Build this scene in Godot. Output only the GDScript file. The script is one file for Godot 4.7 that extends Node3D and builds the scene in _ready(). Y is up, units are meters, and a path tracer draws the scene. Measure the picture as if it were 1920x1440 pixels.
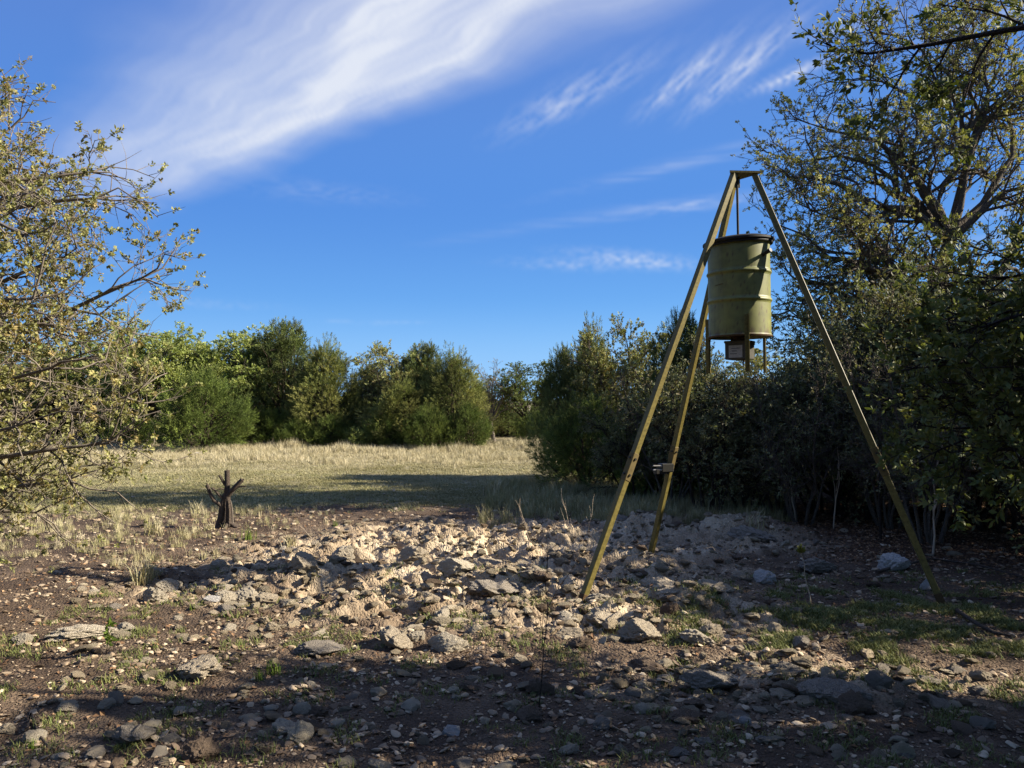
extends Node3D
# A rocky clearing in oak and juniper scrub with a barrel feeder hung in a steel tripod. Metres, y up; the camera looks along -Z.

const EYE := 1.6
const FOCAL := 1444.0        # lens: photograph pixels (1920 wide) per unit slope
const LEVEL := 750.0         # photograph row of the true horizon

var rng := RandomNumberGenerator.new()
var noise_soft := FastNoiseLite.new()
var noise_rough := FastNoiseLite.new()
var noise_patch := FastNoiseLite.new()
var plates := FastNoiseLite.new()
var cracks := FastNoiseLite.new()
var used := {}
var M := {}

# ---------------------------------------------------------------- naming
func numbered(called: String) -> String:
	var k: int = used.get(called, 0)
	used[called] = k + 1
	return called if k == 0 else "%s_%03d" % [called, k]

func tag(o: Node3D, label: String, category: String, group := "", kind := "") -> Node3D:
	if label: o.set_meta("label", label)
	if category: o.set_meta("category", category)
	if group: o.set_meta("group", group)
	if kind: o.set_meta("kind", kind)
	return o

func thing(called: String, at: Vector3, label: String, category: String, group := "") -> Node3D:
	var o := Node3D.new()
	o.name = numbered(called)
	add_child(o)
	o.position = at
	tag(o, label, category, group)
	return o

func part(called: String, mesh: Mesh, mat: Material, parent: Node3D, kind := "") -> MeshInstance3D:
	var o := MeshInstance3D.new()
	o.name = called if parent != self else numbered(called)
	o.mesh = mesh
	o.material_override = mat
	parent.add_child(o, true)
	if kind: o.set_meta("kind", kind)
	return o

func dup(src: Node3D, called: String, at: Vector3, turn: float, size: Vector3, label: String, category: String, group := "") -> Node3D:
	var o: Node3D = src.duplicate()
	o.name = numbered(called)
	add_child(o)
	o.transform = Transform3D(Basis(Vector3.UP, turn).scaled_local(size), at)
	tag(o, label, category, group)
	return o

func ctr(m: Mesh) -> Vector3:
	return m.get_aabb().get_center()

# ---------------------------------------------------------------- geometry collector
class Geo:
	var v := PackedVector3Array()
	var n := PackedVector3Array()
	var c := PackedColorArray()
	var i := PackedInt32Array()
	func tube(pts: PackedVector3Array, rad: PackedFloat32Array, sides: int, col := Color.WHITE, caps := false) -> void:
		var k := pts.size()
		var u := Vector3.ZERO
		var base := v.size()
		for a in k:
			var d := (pts[mini(a + 1, k - 1)] - pts[maxi(a - 1, 0)]).normalized()
			if a == 0:
				u = d.cross(Vector3(0.31, 0.2, 0.93)).normalized()
			else:
				u = (u - d * u.dot(d)).normalized()
			var w := d.cross(u)
			for s in sides:
				var t := TAU * s / sides
				var out := u * cos(t) + w * sin(t)
				v.append(pts[a] + out * rad[a])
				n.append(out)
				c.append(col)
		for a in k - 1:
			for s in sides:
				var p := base + a * sides + s
				var q := base + a * sides + (s + 1) % sides
				i.append_array(PackedInt32Array([p, p + sides, q + sides, p, q + sides, q]))
		if caps:
			for e in [0, k - 1]:
				var d: Vector3 = (pts[1] - pts[0]).normalized() * -1.0 if e == 0 else (pts[k - 1] - pts[k - 2]).normalized()
				var at := v.size()
				v.append(pts[e]); n.append(d); c.append(col)
				for s in sides:
					v.append(v[base + e * sides + s]); n.append(d); c.append(col)
				for s in sides:
					var p := at + 1 + s
					var q := at + 1 + (s + 1) % sides
					i.append_array(PackedInt32Array([at, p, q] if e == 0 else [at, q, p]))
	func box(t: Transform3D, size: Vector3, bev := 0.0, col := Color.WHITE) -> void:
		# six faces with a chamfer of bev on every edge
		var h := size * 0.5
		for ax in 3:
			for sg in [-1.0, 1.0]:
				var nn := Vector3.ZERO; nn[ax] = sg
				var a := Vector3.ZERO; a[(ax + 1) % 3] = 1.0
				var b := nn.cross(a)
				var ha: float = absf(a.dot(h)) - bev
				var hb: float = absf(b.dot(h)) - bev
				var o := nn * h[ax]
				quad(t, o - a * ha - b * hb, o - a * ha + b * hb, o + a * ha + b * hb, o + a * ha - b * hb, col)
		if bev > 0.0:
			for ax in 3:
				var b1 := (ax + 1) % 3
				var b2 := (ax + 2) % 3
				for s1 in [-1.0, 1.0]:
					for s2 in [-1.0, 1.0]:
						var p := Vector3.ZERO; p[b1] = s1 * h[b1]; p[b2] = s2 * (h[b2] - bev)
						var q := Vector3.ZERO; q[b1] = s1 * (h[b1] - bev); q[b2] = s2 * h[b2]
						var e := Vector3.ZERO; e[ax] = h[ax] - bev
						quad(t, p - e, p + e, q + e, q - e, col, true)
	func quad(t: Transform3D, p0: Vector3, p1: Vector3, p2: Vector3, p3: Vector3, col: Color, outward := false) -> void:
		var nn := (p2 - p0).cross(p1 - p0).normalized()
		var order := [p0, p1, p2, p3]
		if outward and nn.dot(p0 + p2) < 0.0:
			order = [p3, p2, p1, p0]
			nn = -nn
		var at := v.size()
		for p in order:
			v.append(t * p); n.append((t.basis * nn).normalized()); c.append(col)
		i.append_array(PackedInt32Array([at, at + 1, at + 2, at, at + 2, at + 3]))
	func lathe(profile: PackedVector2Array, seg: int, col := Color.WHITE) -> void:
		# profile from bottom to top (x radius, y height), smooth round the axis, creased along the profile
		for k in profile.size() - 1:
			var a := profile[k]
			var b := profile[k + 1]
			var nn := Vector2(b.y - a.y, a.x - b.x).normalized()
			var at := v.size()
			for s in seg + 1:
				var o := Vector3(cos(TAU * s / seg), 0, -sin(TAU * s / seg))
				v.append(o * a.x + Vector3.UP * a.y)
				v.append(o * b.x + Vector3.UP * b.y)
				var no := o * nn.x + Vector3.UP * nn.y
				n.append(no); n.append(no); c.append(col); c.append(col)
			for s in seg:
				var p := at + s * 2
				i.append_array(PackedInt32Array([p, p + 1, p + 3, p, p + 3, p + 2]))
	func mesh() -> ArrayMesh:
		var m := ArrayMesh.new()
		var a := []
		a.resize(Mesh.ARRAY_MAX)
		a[Mesh.ARRAY_VERTEX] = v
		a[Mesh.ARRAY_NORMAL] = n
		a[Mesh.ARRAY_COLOR] = c
		a[Mesh.ARRAY_INDEX] = i
		m.add_surface_from_arrays(Mesh.PRIMITIVE_TRIANGLES, a)
		return m

# loose faces (leaves, needles, blades): no shared vertices, flat shading
class Soup:
	var v := PackedVector3Array()
	var c := PackedColorArray()
	func add(t: Transform3D, tmpl: PackedVector3Array, col: Color) -> void:
		v.append_array(t * tmpl)
		var f := PackedColorArray()
		f.resize(tmpl.size())
		f.fill(col)
		c.append_array(f)
	func mesh() -> ArrayMesh:
		var m := ArrayMesh.new()
		var a := []
		a.resize(Mesh.ARRAY_MAX)
		a[Mesh.ARRAY_VERTEX] = v
		a[Mesh.ARRAY_COLOR] = c
		m.add_surface_from_arrays(Mesh.PRIMITIVE_TRIANGLES, a)
		return m

func rv() -> Vector3:
	return Vector3(rng.randfn(), rng.randfn(), rng.randfn()) * 0.6

func along(d: Vector3) -> Basis:
	# a basis whose y is d, turned at random round it
	var u := d.cross(rv() + Vector3(0.01, 0, 0)).normalized()
	return Basis(u, d, u.cross(d).normalized())

func pick(a: Array) -> Variant:
	return a[rng.randi() % a.size()]

# ---------------------------------------------------------------- the ground
func bump(x: float, z: float, cx: float, cz: float, rx: float, rz: float) -> float:
	var d := Vector2((x - cx) / rx, (z - cz) / rz).length()
	return 1.0 - smoothstep(0.35, 1.0, d)

func rocky(x: float, z: float) -> float:
	var k := maxf(bump(x, z, -0.3, -8.0, 3.7, 3.4), bump(x, z, 2.2, -9.2, 2.0, 1.7))
	k = maxf(k, 0.75 * bump(x, z, 0.9, -5.8, 1.9, 0.9))
	k = maxf(k, 0.5 * bump(x, z, -2.6, -6.6, 1.4, 0.9))
	k = maxf(k, 0.55 * bump(x, z, 1.6, -4.4, 1.6, 0.7))
	return clampf(k * (0.95 + 0.5 * noise_patch.get_noise_2d(x * 2.2, z * 2.2)), 0.0, 1.0)

func height(x: float, z: float) -> float:
	var h := 0.05 * noise_soft.get_noise_2d(x, z)
	var k := rocky(x, z)
	h += 0.02 * bump(x, z, -0.3, -7.8, 3.4, 2.3) + 0.05 * bump(x, z, 2.3, -9.5, 1.7, 1.3)
	if k > 0.01:
		# stepped ledges of weathered limestone
		var s := noise_patch.get_noise_2d(x * 1.3 + 40.0, z * 2.6)
		h += k * 0.07 * (smoothstep(-0.1, 0.02, s) + smoothstep(0.2, 0.3, s) - 0.6)
		var wx := x + 0.10 * noise_rough.get_noise_2d(x * 1.7, z * 1.7)
		var wz := z + 0.10 * noise_rough.get_noise_2d(x * 1.7 + 20.0, z * 1.7)
		h += k * (0.045 * plates.get_noise_2d(wx * 1.6, wz * 2.5) - 0.085 * (1.0 - smoothstep(-0.98, -0.80, cracks.get_noise_2d(wx * 1.6, wz * 2.5))))
		h += k * (0.022 * plates.get_noise_2d(wx * 7.0, wz * 9.0) - 0.03 * (1.0 - smoothstep(-0.98, -0.70, cracks.get_noise_2d(wx * 7.0, wz * 9.0))))
		h += k * (0.055 * absf(noise_rough.get_noise_2d(x * 1.2, z * 1.7)) + 0.05 * absf(noise_rough.get_noise_2d(x * 3.3 + 5.0, z * 4.2)) + 0.04 * noise_rough.get_noise_2d(x * 7.0, z * 7.0) - 0.02)
	var near := 1.0 - smoothstep(9.0, 16.0, -z)
	h += near * (0.022 * noise_rough.get_noise_2d(x * 2.0 + 9.0, z * 2.0) + 0.010 * noise_rough.get_noise_2d(x * 9.0, z * 9.0))
	return h

func field(x: float, z: float) -> float:
	return smoothstep(10.2, 11.6, -z - 0.8 + 0.9 * noise_patch.get_noise_2d(x * 0.8, z * 0.8) - 0.14 * minf(x + 2.5, 0.0) - maxf(x - 1.0, 0.0) * 0.9)

func litter(x: float, z: float) -> float:
	return smoothstep(2.6, 4.2, x + 0.8 * noise_patch.get_noise_2d(x, z)) * smoothstep(7.0, 8.2, -z)

func ground(x: float, z: float) -> Vector3:
	return Vector3(x, height(x, z), z)

func spot(px: float, py: float) -> Vector3:
	# where a thing whose foot shows at that place of the photograph stands on the ground
	var d := FOCAL * EYE / (py - LEVEL)
	for k in 4:
		d = FOCAL * (EYE - height((px - 960.0) / FOCAL * d, -d)) / (py - LEVEL)
	return ground((px - 960.0) / FOCAL * d, -d)

func space(px: float, py: float, d: float) -> Vector3:
	return Vector3((px - 960.0) / FOCAL * d, EYE + (LEVEL - py) / FOCAL * d, -d)

func grid_lines(lo: float, hi: float, step: float, grow: float, far_lo: float, far_hi: float) -> PackedFloat32Array:
	var a := PackedFloat32Array()
	var p := lo
	var s := step
	while p > far_lo:
		s *= grow; p -= s; a.append(p)
	a.reverse()
	p = lo
	while p < hi:
		a.append(p); p += step
	s = step
	while p < far_hi:
		a.append(p); s *= grow; p += s
	a.append(far_hi)
	return a

func build_ground() -> void:
	var xs := grid_lines(-4.1, 3.7, 0.029, 1.06, -240.0, 240.0)
	var zs := grid_lines(-10.2, -3.2, 0.029, 1.06, -320.0, 40.0)
	var w := xs.size()
	var g := Geo.new()
	g.v.resize(w * zs.size()); g.n.resize(w * zs.size()); g.c.resize(w * zs.size())
	var soil := Color(0.345, 0.29, 0.24)
	var soil2 := Color(0.455, 0.39, 0.325)
	var stone := Color(0.84, 0.765, 0.645)
	var stone2 := Color(0.68, 0.60, 0.495)
	var straw := Color(0.62, 0.58, 0.455)
	var turf := Color(0.55, 0.53, 0.40)
	var dead := Color(0.36, 0.28, 0.225)
	for b in zs.size():
		for a in w:
			var x := xs[a]
			var z := zs[b]
			var k := b * w + a
			g.v[k] = Vector3(x, height(x, z), z)
			var pn := noise_patch.get_noise_2d(x * 3.0 + 7.0, z * 3.0)
			var col := soil.lerp(soil2, clampf(0.5 + pn * 1.3, 0.0, 1.0))
			var fr := clampf(rocky(x, z) * 1.7 + 0.6 * noise_rough.get_noise_2d(x * 2.2, z * 3.4) - 0.25, 0.0, 1.0)
			col = col.lerp(stone.lerp(stone2, clampf(0.5 + noise_rough.get_noise_2d(x * 1.4 + 3.0, z * 1.4) * 1.4, 0.0, 1.0)), fr)
			col = col.lerp(dead, litter(x, z) * 0.85)
			var f := field(x, z)
			if f > 0.0:
				col = col.lerp(turf.lerp(straw, clampf(0.45 + pn * 1.2 + (-z - 15.0) * 0.06, 0.0, 1.0)), f)
			g.c[k] = col
	for b in zs.size():
		for a in w:
			var k := b * w + a
			var l := g.v[k - 1 if a > 0 else k]
			var r := g.v[k + 1 if a < w - 1 else k]
			var u := g.v[k - w if b > 0 else k]
			var d := g.v[k + w if b < zs.size() - 1 else k]
			g.n[k] = (d - u).cross(r - l).normalized()
	var ix := PackedInt32Array()
	ix.resize((w - 1) * (zs.size() - 1) * 6)
	var q := 0
	for b in zs.size() - 1:
		for a in w - 1:
			var k := b * w + a
			ix[q] = k; ix[q + 1] = k + 1; ix[q + 2] = k + w + 1
			ix[q + 3] = k; ix[q + 4] = k + w + 1; ix[q + 5] = k + w
			q += 6
	g.i = ix
	tag(part("ground", g.mesh(), M.ground, self), "bare brown soil and pale limestone running into a dry grass field", "", "", "structure")

# ---------------------------------------------------------------- materials
func noise_tex(freq: float, oct: int, lo: float, hi: float, sd: int, kind := FastNoiseLite.TYPE_SIMPLEX_SMOOTH, mid := 0.5, size := 512) -> NoiseTexture2D:
	var f := FastNoiseLite.new()
	f.noise_type = kind
	f.frequency = freq
	f.fractal_octaves = oct
	f.seed = sd
	var t := NoiseTexture2D.new()
	t.width = size; t.height = size
	t.seamless = true
	t.noise = f
	var r := Gradient.new()
	r.offsets = PackedFloat32Array([0.0, mid, 1.0])
	r.colors = PackedColorArray([Color(lo, lo, lo), Color((lo + hi) * 0.5, (lo + hi) * 0.5, (lo + hi) * 0.5), Color(hi, hi, hi)])
	t.color_ramp = r
	return t

func mat(col: Color, rough := 0.9, tex: Texture2D = null, scale := 1.0, relief: Texture2D = null, deep := 0.0, world := false) -> StandardMaterial3D:
	var m := StandardMaterial3D.new()
	m.albedo_color = col
	m.roughness = rough
	m.vertex_color_use_as_albedo = true
	m.vertex_color_is_srgb = true
	m.metallic_specular = 0.3
	if tex:
		m.albedo_texture = tex
	if relief:
		m.heightmap_enabled = true
		m.heightmap_texture = relief
		m.heightmap_scale = deep
	if tex or relief:
		m.uv1_triplanar = true
		m.uv1_world_triplanar = world
		m.uv1_scale = Vector3.ONE * scale
	return m

func leafy(glow: Color, rough := 0.6) -> StandardMaterial3D:
	var m := mat(Color.WHITE, rough)
	m.cull_mode = BaseMaterial3D.CULL_DISABLED
	m.backlight_enabled = true
	m.backlight = glow
	m.metallic_specular = 0.35
	return m

func build_materials() -> void:
	var grit := noise_tex(0.045, 5, 0.70, 1.0, 3)
	var pits := noise_tex(0.03, 5, 0.0, 1.0, 5)
	M.ground = mat(Color.WHITE, 0.95, grit, 1.6, noise_tex(0.05, 5, 0.0, 1.0, 11), 2.2, true)
	var mottle := noise_tex(0.03, 5, 0.66, 1.0, 8, FastNoiseLite.TYPE_SIMPLEX_SMOOTH, 0.36)
	M.stone_cream = mat(Color(0.89, 0.835, 0.735), 0.92, mottle, 1.1, pits, 3.0)
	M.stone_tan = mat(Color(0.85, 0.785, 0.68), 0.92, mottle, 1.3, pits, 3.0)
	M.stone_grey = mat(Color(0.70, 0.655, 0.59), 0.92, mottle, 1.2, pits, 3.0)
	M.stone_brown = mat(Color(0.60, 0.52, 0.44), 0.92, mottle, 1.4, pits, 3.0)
	M.stone_white = mat(Color(0.86, 0.84, 0.81), 0.9, mottle, 0.8, pits, 2.0)
	M.gravel = mat(Color.WHITE, 0.95)
	var furrow := noise_tex(0.04, 4, 0.45, 1.0, 21)
	M.bark_oak = mat(Color(0.53, 0.49, 0.44), 0.95, furrow, 3.0, pits, 3.0)
	M.bark_dark = mat(Color(0.30, 0.265, 0.235), 0.95, furrow, 3.0, pits, 3.0)
	M.bark_cedar = mat(Color(0.42, 0.36, 0.31), 0.95, furrow, 3.0, pits, 3.0)
	M.bark_pale = mat(Color(0.60, 0.555, 0.495), 0.9, furrow, 3.0)
	M.dead_wood = mat(Color(0.50, 0.445, 0.395), 0.95, furrow, 6.0, pits, 2.5)
	M.stalk = mat(Color(0.66, 0.60, 0.52), 0.9)
	M.leaf_oak = leafy(Color(0.8, 0.8, 0.55))
	M.leaf_cedar = leafy(Color(0.4, 0.4, 0.22), 0.7)
	M.grass = leafy(Color(0.45, 0.42, 0.28), 0.75)
	M.litter = mat(Color.WHITE, 0.9)
	M.litter.cull_mode = BaseMaterial3D.CULL_DISABLED
	var wear := noise_tex(0.014, 6, 0.70, 1.0, 31, FastNoiseLite.TYPE_SIMPLEX_SMOOTH, 0.28)
	M.olive = mat(Color(0.475, 0.485, 0.22), 0.55, wear, 1.2)
	M.olive.metallic_specular = 0.5
	M.olive_leg = mat(Color(0.48, 0.435, 0.235), 0.42, noise_tex(0.02, 6, 0.45, 1.0, 33, FastNoiseLite.TYPE_SIMPLEX_SMOOTH, 0.22), 3.0)
	M.black_lid = mat(Color(0.16, 0.155, 0.135), 0.6, wear, 2.0)
	M.box_case = mat(Color(0.30, 0.29, 0.255), 0.65, wear, 3.0)
	M.plate = mat(Color(0.66, 0.65, 0.61), 0.5, wear, 9.0)
	M.print = mat(Color(0.30, 0.30, 0.30), 0.6)
	M.rust = mat(Color(0.36, 0.28, 0.185), 0.85, grit, 4.0)
	M.rust_leg = mat(Color(0.40, 0.345, 0.20), 0.7, wear, 3.0)
	M.dark_metal = mat(Color(0.20, 0.195, 0.175), 0.5, wear, 4.0)
	M.pale_metal = mat(Color(0.60, 0.59, 0.56), 0.4)

# ---------------------------------------------------------------- the sky
func build_sky(exposure: float) -> Image:
	var w := 2048
	var h := 1024
	var im := Image.create(w, h, false, Image.FORMAT_RGBF)
	im.fill(Color(0.10, 0.09, 0.07))
	var fibre := FastNoiseLite.new()
	fibre.seed = 4; fibre.frequency = 1.0; fibre.fractal_octaves = 4
	var fluff := FastNoiseLite.new()
	fluff.seed = 9; fluff.frequency = 1.0; fluff.fractal_octaves = 4
	# wisps on the cirrus sheet: x right and f forward per unit height, direction, half length, half width, cover
	var wisps := [
		[0.19, 2.54, -0.385, 0.64, 0.48, 0.10, 0.42], [0.54, 2.38, -0.15, 0.58, 0.36, 0.06, 0.58], [0.69, 2.33, -0.12, 0.64, 0.42, 0.06, 0.62],
		[0.86, 2.36, -0.16, 0.25, 0.19, 0.05, 0.75], [0.93, 2.02, 0.35, -0.30, 0.20, 0.03, 0.45], [0.90, 5.5, 0.5, 0.35, 0.7, 0.26, 0.5],
		[0.92, 3.95, 0.45, -0.25, 0.5, 0.13, 0.36], [0.45, 5.7, 0.6, 0.2, 0.6, 0.25, 0.22], [0.75, 3.2, 0.7, -0.7, 0.9, 0.10, 0.16],
		[-1.52, 9.96, 1.0, -0.3, 0.6, 0.22, 0.35], [-2.2, 9.8, 1.0, -0.2, 0.35, 0.2, 0.3], [-3.3, 8.0, 1.0, 0.5, 1.0, 0.5, 0.14],
		[0.3, 4.3, 0.8, -0.6, 1.1, 0.14, 0.14], [1.25, 2.0, 0.4, -0.4, 0.3, 0.04, 0.4], [-0.9, 3.7, 0.5, 0.2, 0.5, 0.2, 0.10],
	]
	for y in h / 2:
		var el := PI * 0.5 - PI * (y + 0.5) / h
		var up := sin(el)
		var e := rad_to_deg(el)
		# clear air: pale at the horizon, deepest at the height of the frame's top and beyond
		var low := Color(0.48, 0.75, 0.995).srgb_to_linear()
		var mid := Color(0.345, 0.585, 0.90).srgb_to_linear()
		var top := Color(0.375, 0.525, 0.82).srgb_to_linear()
		var base := low.lerp(mid, smoothstep(0.0, 15.0, e)).lerp(top, smoothstep(12.0, 34.0, e))
		base = base.lerp(Color(0.70, 0.86, 1.0).srgb_to_linear(), 0.55 * (1.0 - smoothstep(0.0, 8.0, e)))
		for x in w:
			var az := TAU * (x + 0.5) / w
			if az > PI: az -= TAU
			var c := base
			# the side away from the sun is a little deeper and more violet, the sun's side paler
			var side := sin(az)
			c = Color(c.r * (1.0 + 0.10 * side) + 0.006, c.g * (1.0 + 0.09 * side), c.b * (1.0 + 0.05 * side))
			if up > 0.07:
				var px := sin(az) * cos(el) / up
				var pf := cos(az) * cos(el) / up
				var q := px + pf
				var s := pf - px
				var a := 0.0
				var warp := 0.22 * fluff.get_noise_2d(px * 1.4, pf * 1.4)
				var qq := q + warp * 0.5
				if q > 0.7 and q < 2.7 and s < 7.5 and s > -4.0:
					var fib := 0.5 + 0.5 * fibre.get_noise_2d(qq * 8.0, s * 0.8)
					var fib2 := 0.5 + 0.5 * fibre.get_noise_2d(qq * 34.0 + 5.0, s * 2.2)
					var soft := 1.0 - smoothstep(4.3, 7.0, s + warp * 2.5)
					var c1 := 1.70 + 0.25 * clampf(s - 2.37, -1.2, 0.9)
					var c2 := 1.93 + 0.20 * clampf(s - 1.98, -1.2, 0.9)
					var r1 := exp(-pow((qq - c1) / 0.13, 2.0)) * (1.0 - smoothstep(3.3, 5.0, s))
					var r2 := exp(-pow((qq - c2) / 0.10, 2.0)) * (1.0 - smoothstep(2.6, 3.9, s))
					var veil := smoothstep(0.85, 1.75, qq) * (1.0 - smoothstep(1.86, 2.44, qq + 0.02 * (s - 3.0)))
					a = soft * (veil * clampf(0.40 + 0.30 * fib + 0.16 * (fib2 - 0.5), 0.0, 1.0) + (0.42 * r1 + 0.40 * r2) * clampf(0.45 + 0.60 * fib + 0.30 * (fib2 - 0.5), 0.0, 1.2))
				if pf > 1.4 and pf < 12.0 and px > -5.0 and px < 2.2:
					for t in wisps:
						var dx: float = px - t[0]
						var df: float = pf - t[1]
						var reach: float = t[4] * 1.6
						if absf(dx) > reach or absf(df) > reach: continue
						var ln: float = sqrt(t[2] * t[2] + t[3] * t[3])
						var along_: float = (dx * t[2] + df * t[3]) / ln / t[4]
						var across: float = (dx * t[3] - df * t[2]) / ln / t[5] + 1.2 * warp
						var g: float = exp(-along_ * along_ * 2.2 - across * across * 1.6)
						if g > 0.02:
							a += t[6] * g * clampf(0.55 + 1.3 * fluff.get_noise_2d(px * 9.0 + 2.0 * across, pf * 5.0), 0.0, 1.3)
				# the same thin sheet goes on round the sky
				if pf < 1.3 or absf(px) > 2.3:
					var far := fibre.get_noise_2d(q * 1.6 + 30.0, s * 0.35)
					a += 0.55 * smoothstep(-0.1, 0.55, far) * smoothstep(0.12, 0.3, up) * clampf(maxf(1.3 - pf, absf(px) - 2.3) * 2.0, 0.0, 1.0)
				a = clampf(a, 0.0, 0.9) * smoothstep(0.07, 0.14, up)
				if a > 0.003:
					c = c.lerp(Color(0.83, 0.87, 0.95), a)
			im.set_pixel(x, y, Color(c.r / exposure, c.g / exposure, c.b / exposure))
	return im

# ---------------------------------------------------------------- foliage templates
func tri(a: PackedVector3Array, p: Vector3, q: Vector3, r: Vector3) -> void:
	a.append(p); a.append(q); a.append(r)

func leaf_cluster(count: int, reach: float, ln: float, wd: float) -> PackedVector3Array:
	# small oak leaves round the end of a twig that points along +y
	var a := PackedVector3Array()
	for k in count:
		var az := rng.randf() * TAU
		var tilt := rng.randf_range(0.35, 1.35)
		var d := Vector3(cos(az) * sin(tilt), cos(tilt), sin(az) * sin(tilt))
		var b := along(d)
		var o := Vector3(0, rng.randf() * reach, 0) + Vector3(d.x, 0, d.z) * 0.004
		var l := ln * rng.randf_range(0.65, 1.2)
		var wv := b.x * wd * rng.randf_range(0.75, 1.15)
		var fold := b.z * wd * 0.35
		var m := o + d * l * 0.52 - fold * 0.5
		var tip := o + d * l - fold * rng.randf_range(-0.6, 0.9)
		tri(a, o, m + wv + fold, tip)
		tri(a, o, tip, m - wv + fold)
	return a

func needle_spray(twigs: int, per: int) -> PackedVector3Array:
	# a feathery juniper spray of unit length along +y
	var a := PackedVector3Array()
	for k in twigs:
		var t := float(k) / (twigs - 1)
		var az := k * 2.4 + rng.randf() * 0.7
		var tilt := lerpf(0.95, 0.1, t) * rng.randf_range(0.7, 1.1)
		var d := Vector3(cos(az) * sin(tilt), cos(tilt), sin(az) * sin(tilt))
		var o := Vector3(0, t * 0.62, 0)
		var l := lerpf(0.46, 0.36, t)
		for j in per:
			var f := (j + 0.6) / per
			var b := along((d + rv() * 0.45).normalized())
			var p := o + d * l * f
			var nl := 0.17 * rng.randf_range(0.7, 1.2)
			tri(a, p - b.x * 0.030 - b.y * 0.03, p + b.x * 0.030 - b.y * 0.03, p + b.y * nl)
	return a

func blade_tuft(count: int, spread: float, lean: float, wd: float) -> PackedVector3Array:
	# grass of unit height
	var a := PackedVector3Array()
	for k in count:
		var az := rng.randf() * TAU
		var o := Vector3(rng.randfn() * spread, -0.03, rng.randfn() * spread)
		var d := Vector3(cos(az), 0, sin(az))
		var s := Vector3(-d.z, 0, d.x) * wd
		var hh := rng.randf_range(0.45, 1.0)
		var ln := lean * rng.randf_range(0.15, 1.0)
		var m := o + Vector3.UP * hh * 0.55 + d * ln * 0.3
		var tip := o + Vector3.UP * hh * rng.randf_range(0.75, 1.0) + d * ln
		tri(a, o - s, o + s, m + s * 0.7)
		tri(a, o - s, m + s * 0.7, m - s * 0.7)
		tri(a, m - s * 0.7, m + s * 0.7, tip)
	return a

# ---------------------------------------------------------------- branching
class Tips:
	var p := PackedVector3Array()
	var d := PackedVector3Array()

func grow(g: Geo, tips: Tips, p: Vector3, d: Vector3, ln: float, rad: float, lvl: int, o: Dictionary) -> void:
	# lvl 0 is a twig that carries leaves
	var seg := 2 if lvl == 0 else (3 if lvl == 1 else 4)
	var pts := PackedVector3Array([p])
	var rr := PackedFloat32Array([rad])
	var dirs := PackedVector3Array([d])
	for k in seg:
		d = (d + rv() * o.wander + Vector3.UP * o.lift).normalized()
		p += d * ln / seg
		pts.append(p)
		rr.append(rad * lerpf(1.0, 0.45 if lvl > 0 else 0.3, (k + 1.0) / seg))
		dirs.append(d)
	g.tube(pts, rr, 3 if lvl == 0 else (4 if lvl == 1 else 5))
	if lvl == 0:
		for k in seg:
			if rng.randf() < o.leaf:
				tips.p.append(pts[k + 1]); tips.d.append(dirs[k + 1])
		return
	var kids: int = o.kids[lvl - 1]
	for k in kids:
		var t := lerpf(0.2, 1.0, (k + rng.randf()) / kids)
		var f := t * seg
		var at := mini(int(f), seg - 1)
		var q := pts[at].lerp(pts[at + 1], f - at)
		var b := along(dirs[at])
		var ang := rng.randf_range(0.45, 1.15)
		var nd := (b.y * cos(ang) + b.x * sin(ang)).normalized()
		grow(g, tips, q, nd, ln * o.ratio * rng.randf_range(0.7, 1.25) * (1.15 - 0.4 * t), maxf(lerpf(rad, rad * 0.45, t) * 0.62, o.thin), lvl - 1, o)

func limb(g: Geo, tips: Tips, a: Vector3, b: Vector3, r0: float, r1: float, sides: int, lvl: int, side_len: float, bow: float, o: Dictionary) -> void:
	# a main limb from a to b that carries side branches
	var span := a.distance_to(b)
	var seg := maxi(5, int(span / 0.35))
	var pts := PackedVector3Array()
	var rr := PackedFloat32Array()
	var drift := Vector3.ZERO
	for k in seg + 1:
		var t := float(k) / seg
		if k > 0 and k < seg: drift += rv() * span * 0.016 * o.gnarl
		pts.append(a.lerp(b, t) + Vector3.UP * bow * span * sin(PI * t) + drift * sin(PI * t) * 1.5)
		rr.append(lerpf(r0, r1, pow(t, 0.75)))
	g.tube(pts, rr, 8)
	for k in 3:
		grow(g, tips, pts[seg], ((b - pts[seg - 1]).normalized() + rv() * 0.4).normalized(), side_len * rng.randf_range(0.5, 0.8), r1 * 0.9, lvl - 1, o)
	for k in sides:
		var t := lerpf(o.get("from", 0.3), 1.0, (k + rng.randf()) / sides)
		var f := t * seg
		var at := mini(int(f), seg - 1)
		var q := pts[at].lerp(pts[at + 1], f - at)
		var bb := along((pts[at + 1] - pts[at]).normalized())
		var ang := rng.randf_range(0.35, 1.2)
		grow(g, tips, q, (bb.y * cos(ang) + bb.x * sin(ang)).normalized(), side_len * rng.randf_range(0.6, 1.2) * (1.2 - 0.5 * t), maxf(lerpf(r0, r1, t) * 0.5, o.thin * 2.0), lvl, o)

func dress(tips: Tips, tmpl: Array, size: float, tones: Array, lean := 0.0) -> ArrayMesh:
	var s := Soup.new()
	for k in tips.p.size():
		var d := (tips.d[k] + Vector3.UP * lean + rv() * 0.25).normalized()
		var c: Color = (pick(tones) as Color).lerp(pick(tones), rng.randf())
		var f := rng.randf_range(0.85, 1.15)
		s.add(Transform3D(along(d).scaled_local(Vector3.ONE * size * rng.randf_range(0.75, 1.25)), tips.p[k]), pick(tmpl), Color(c.r * f, c.g * f, c.b * f))
	return s.mesh()

# ---------------------------------------------------------------- trees of the distance
var T := {}

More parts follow.
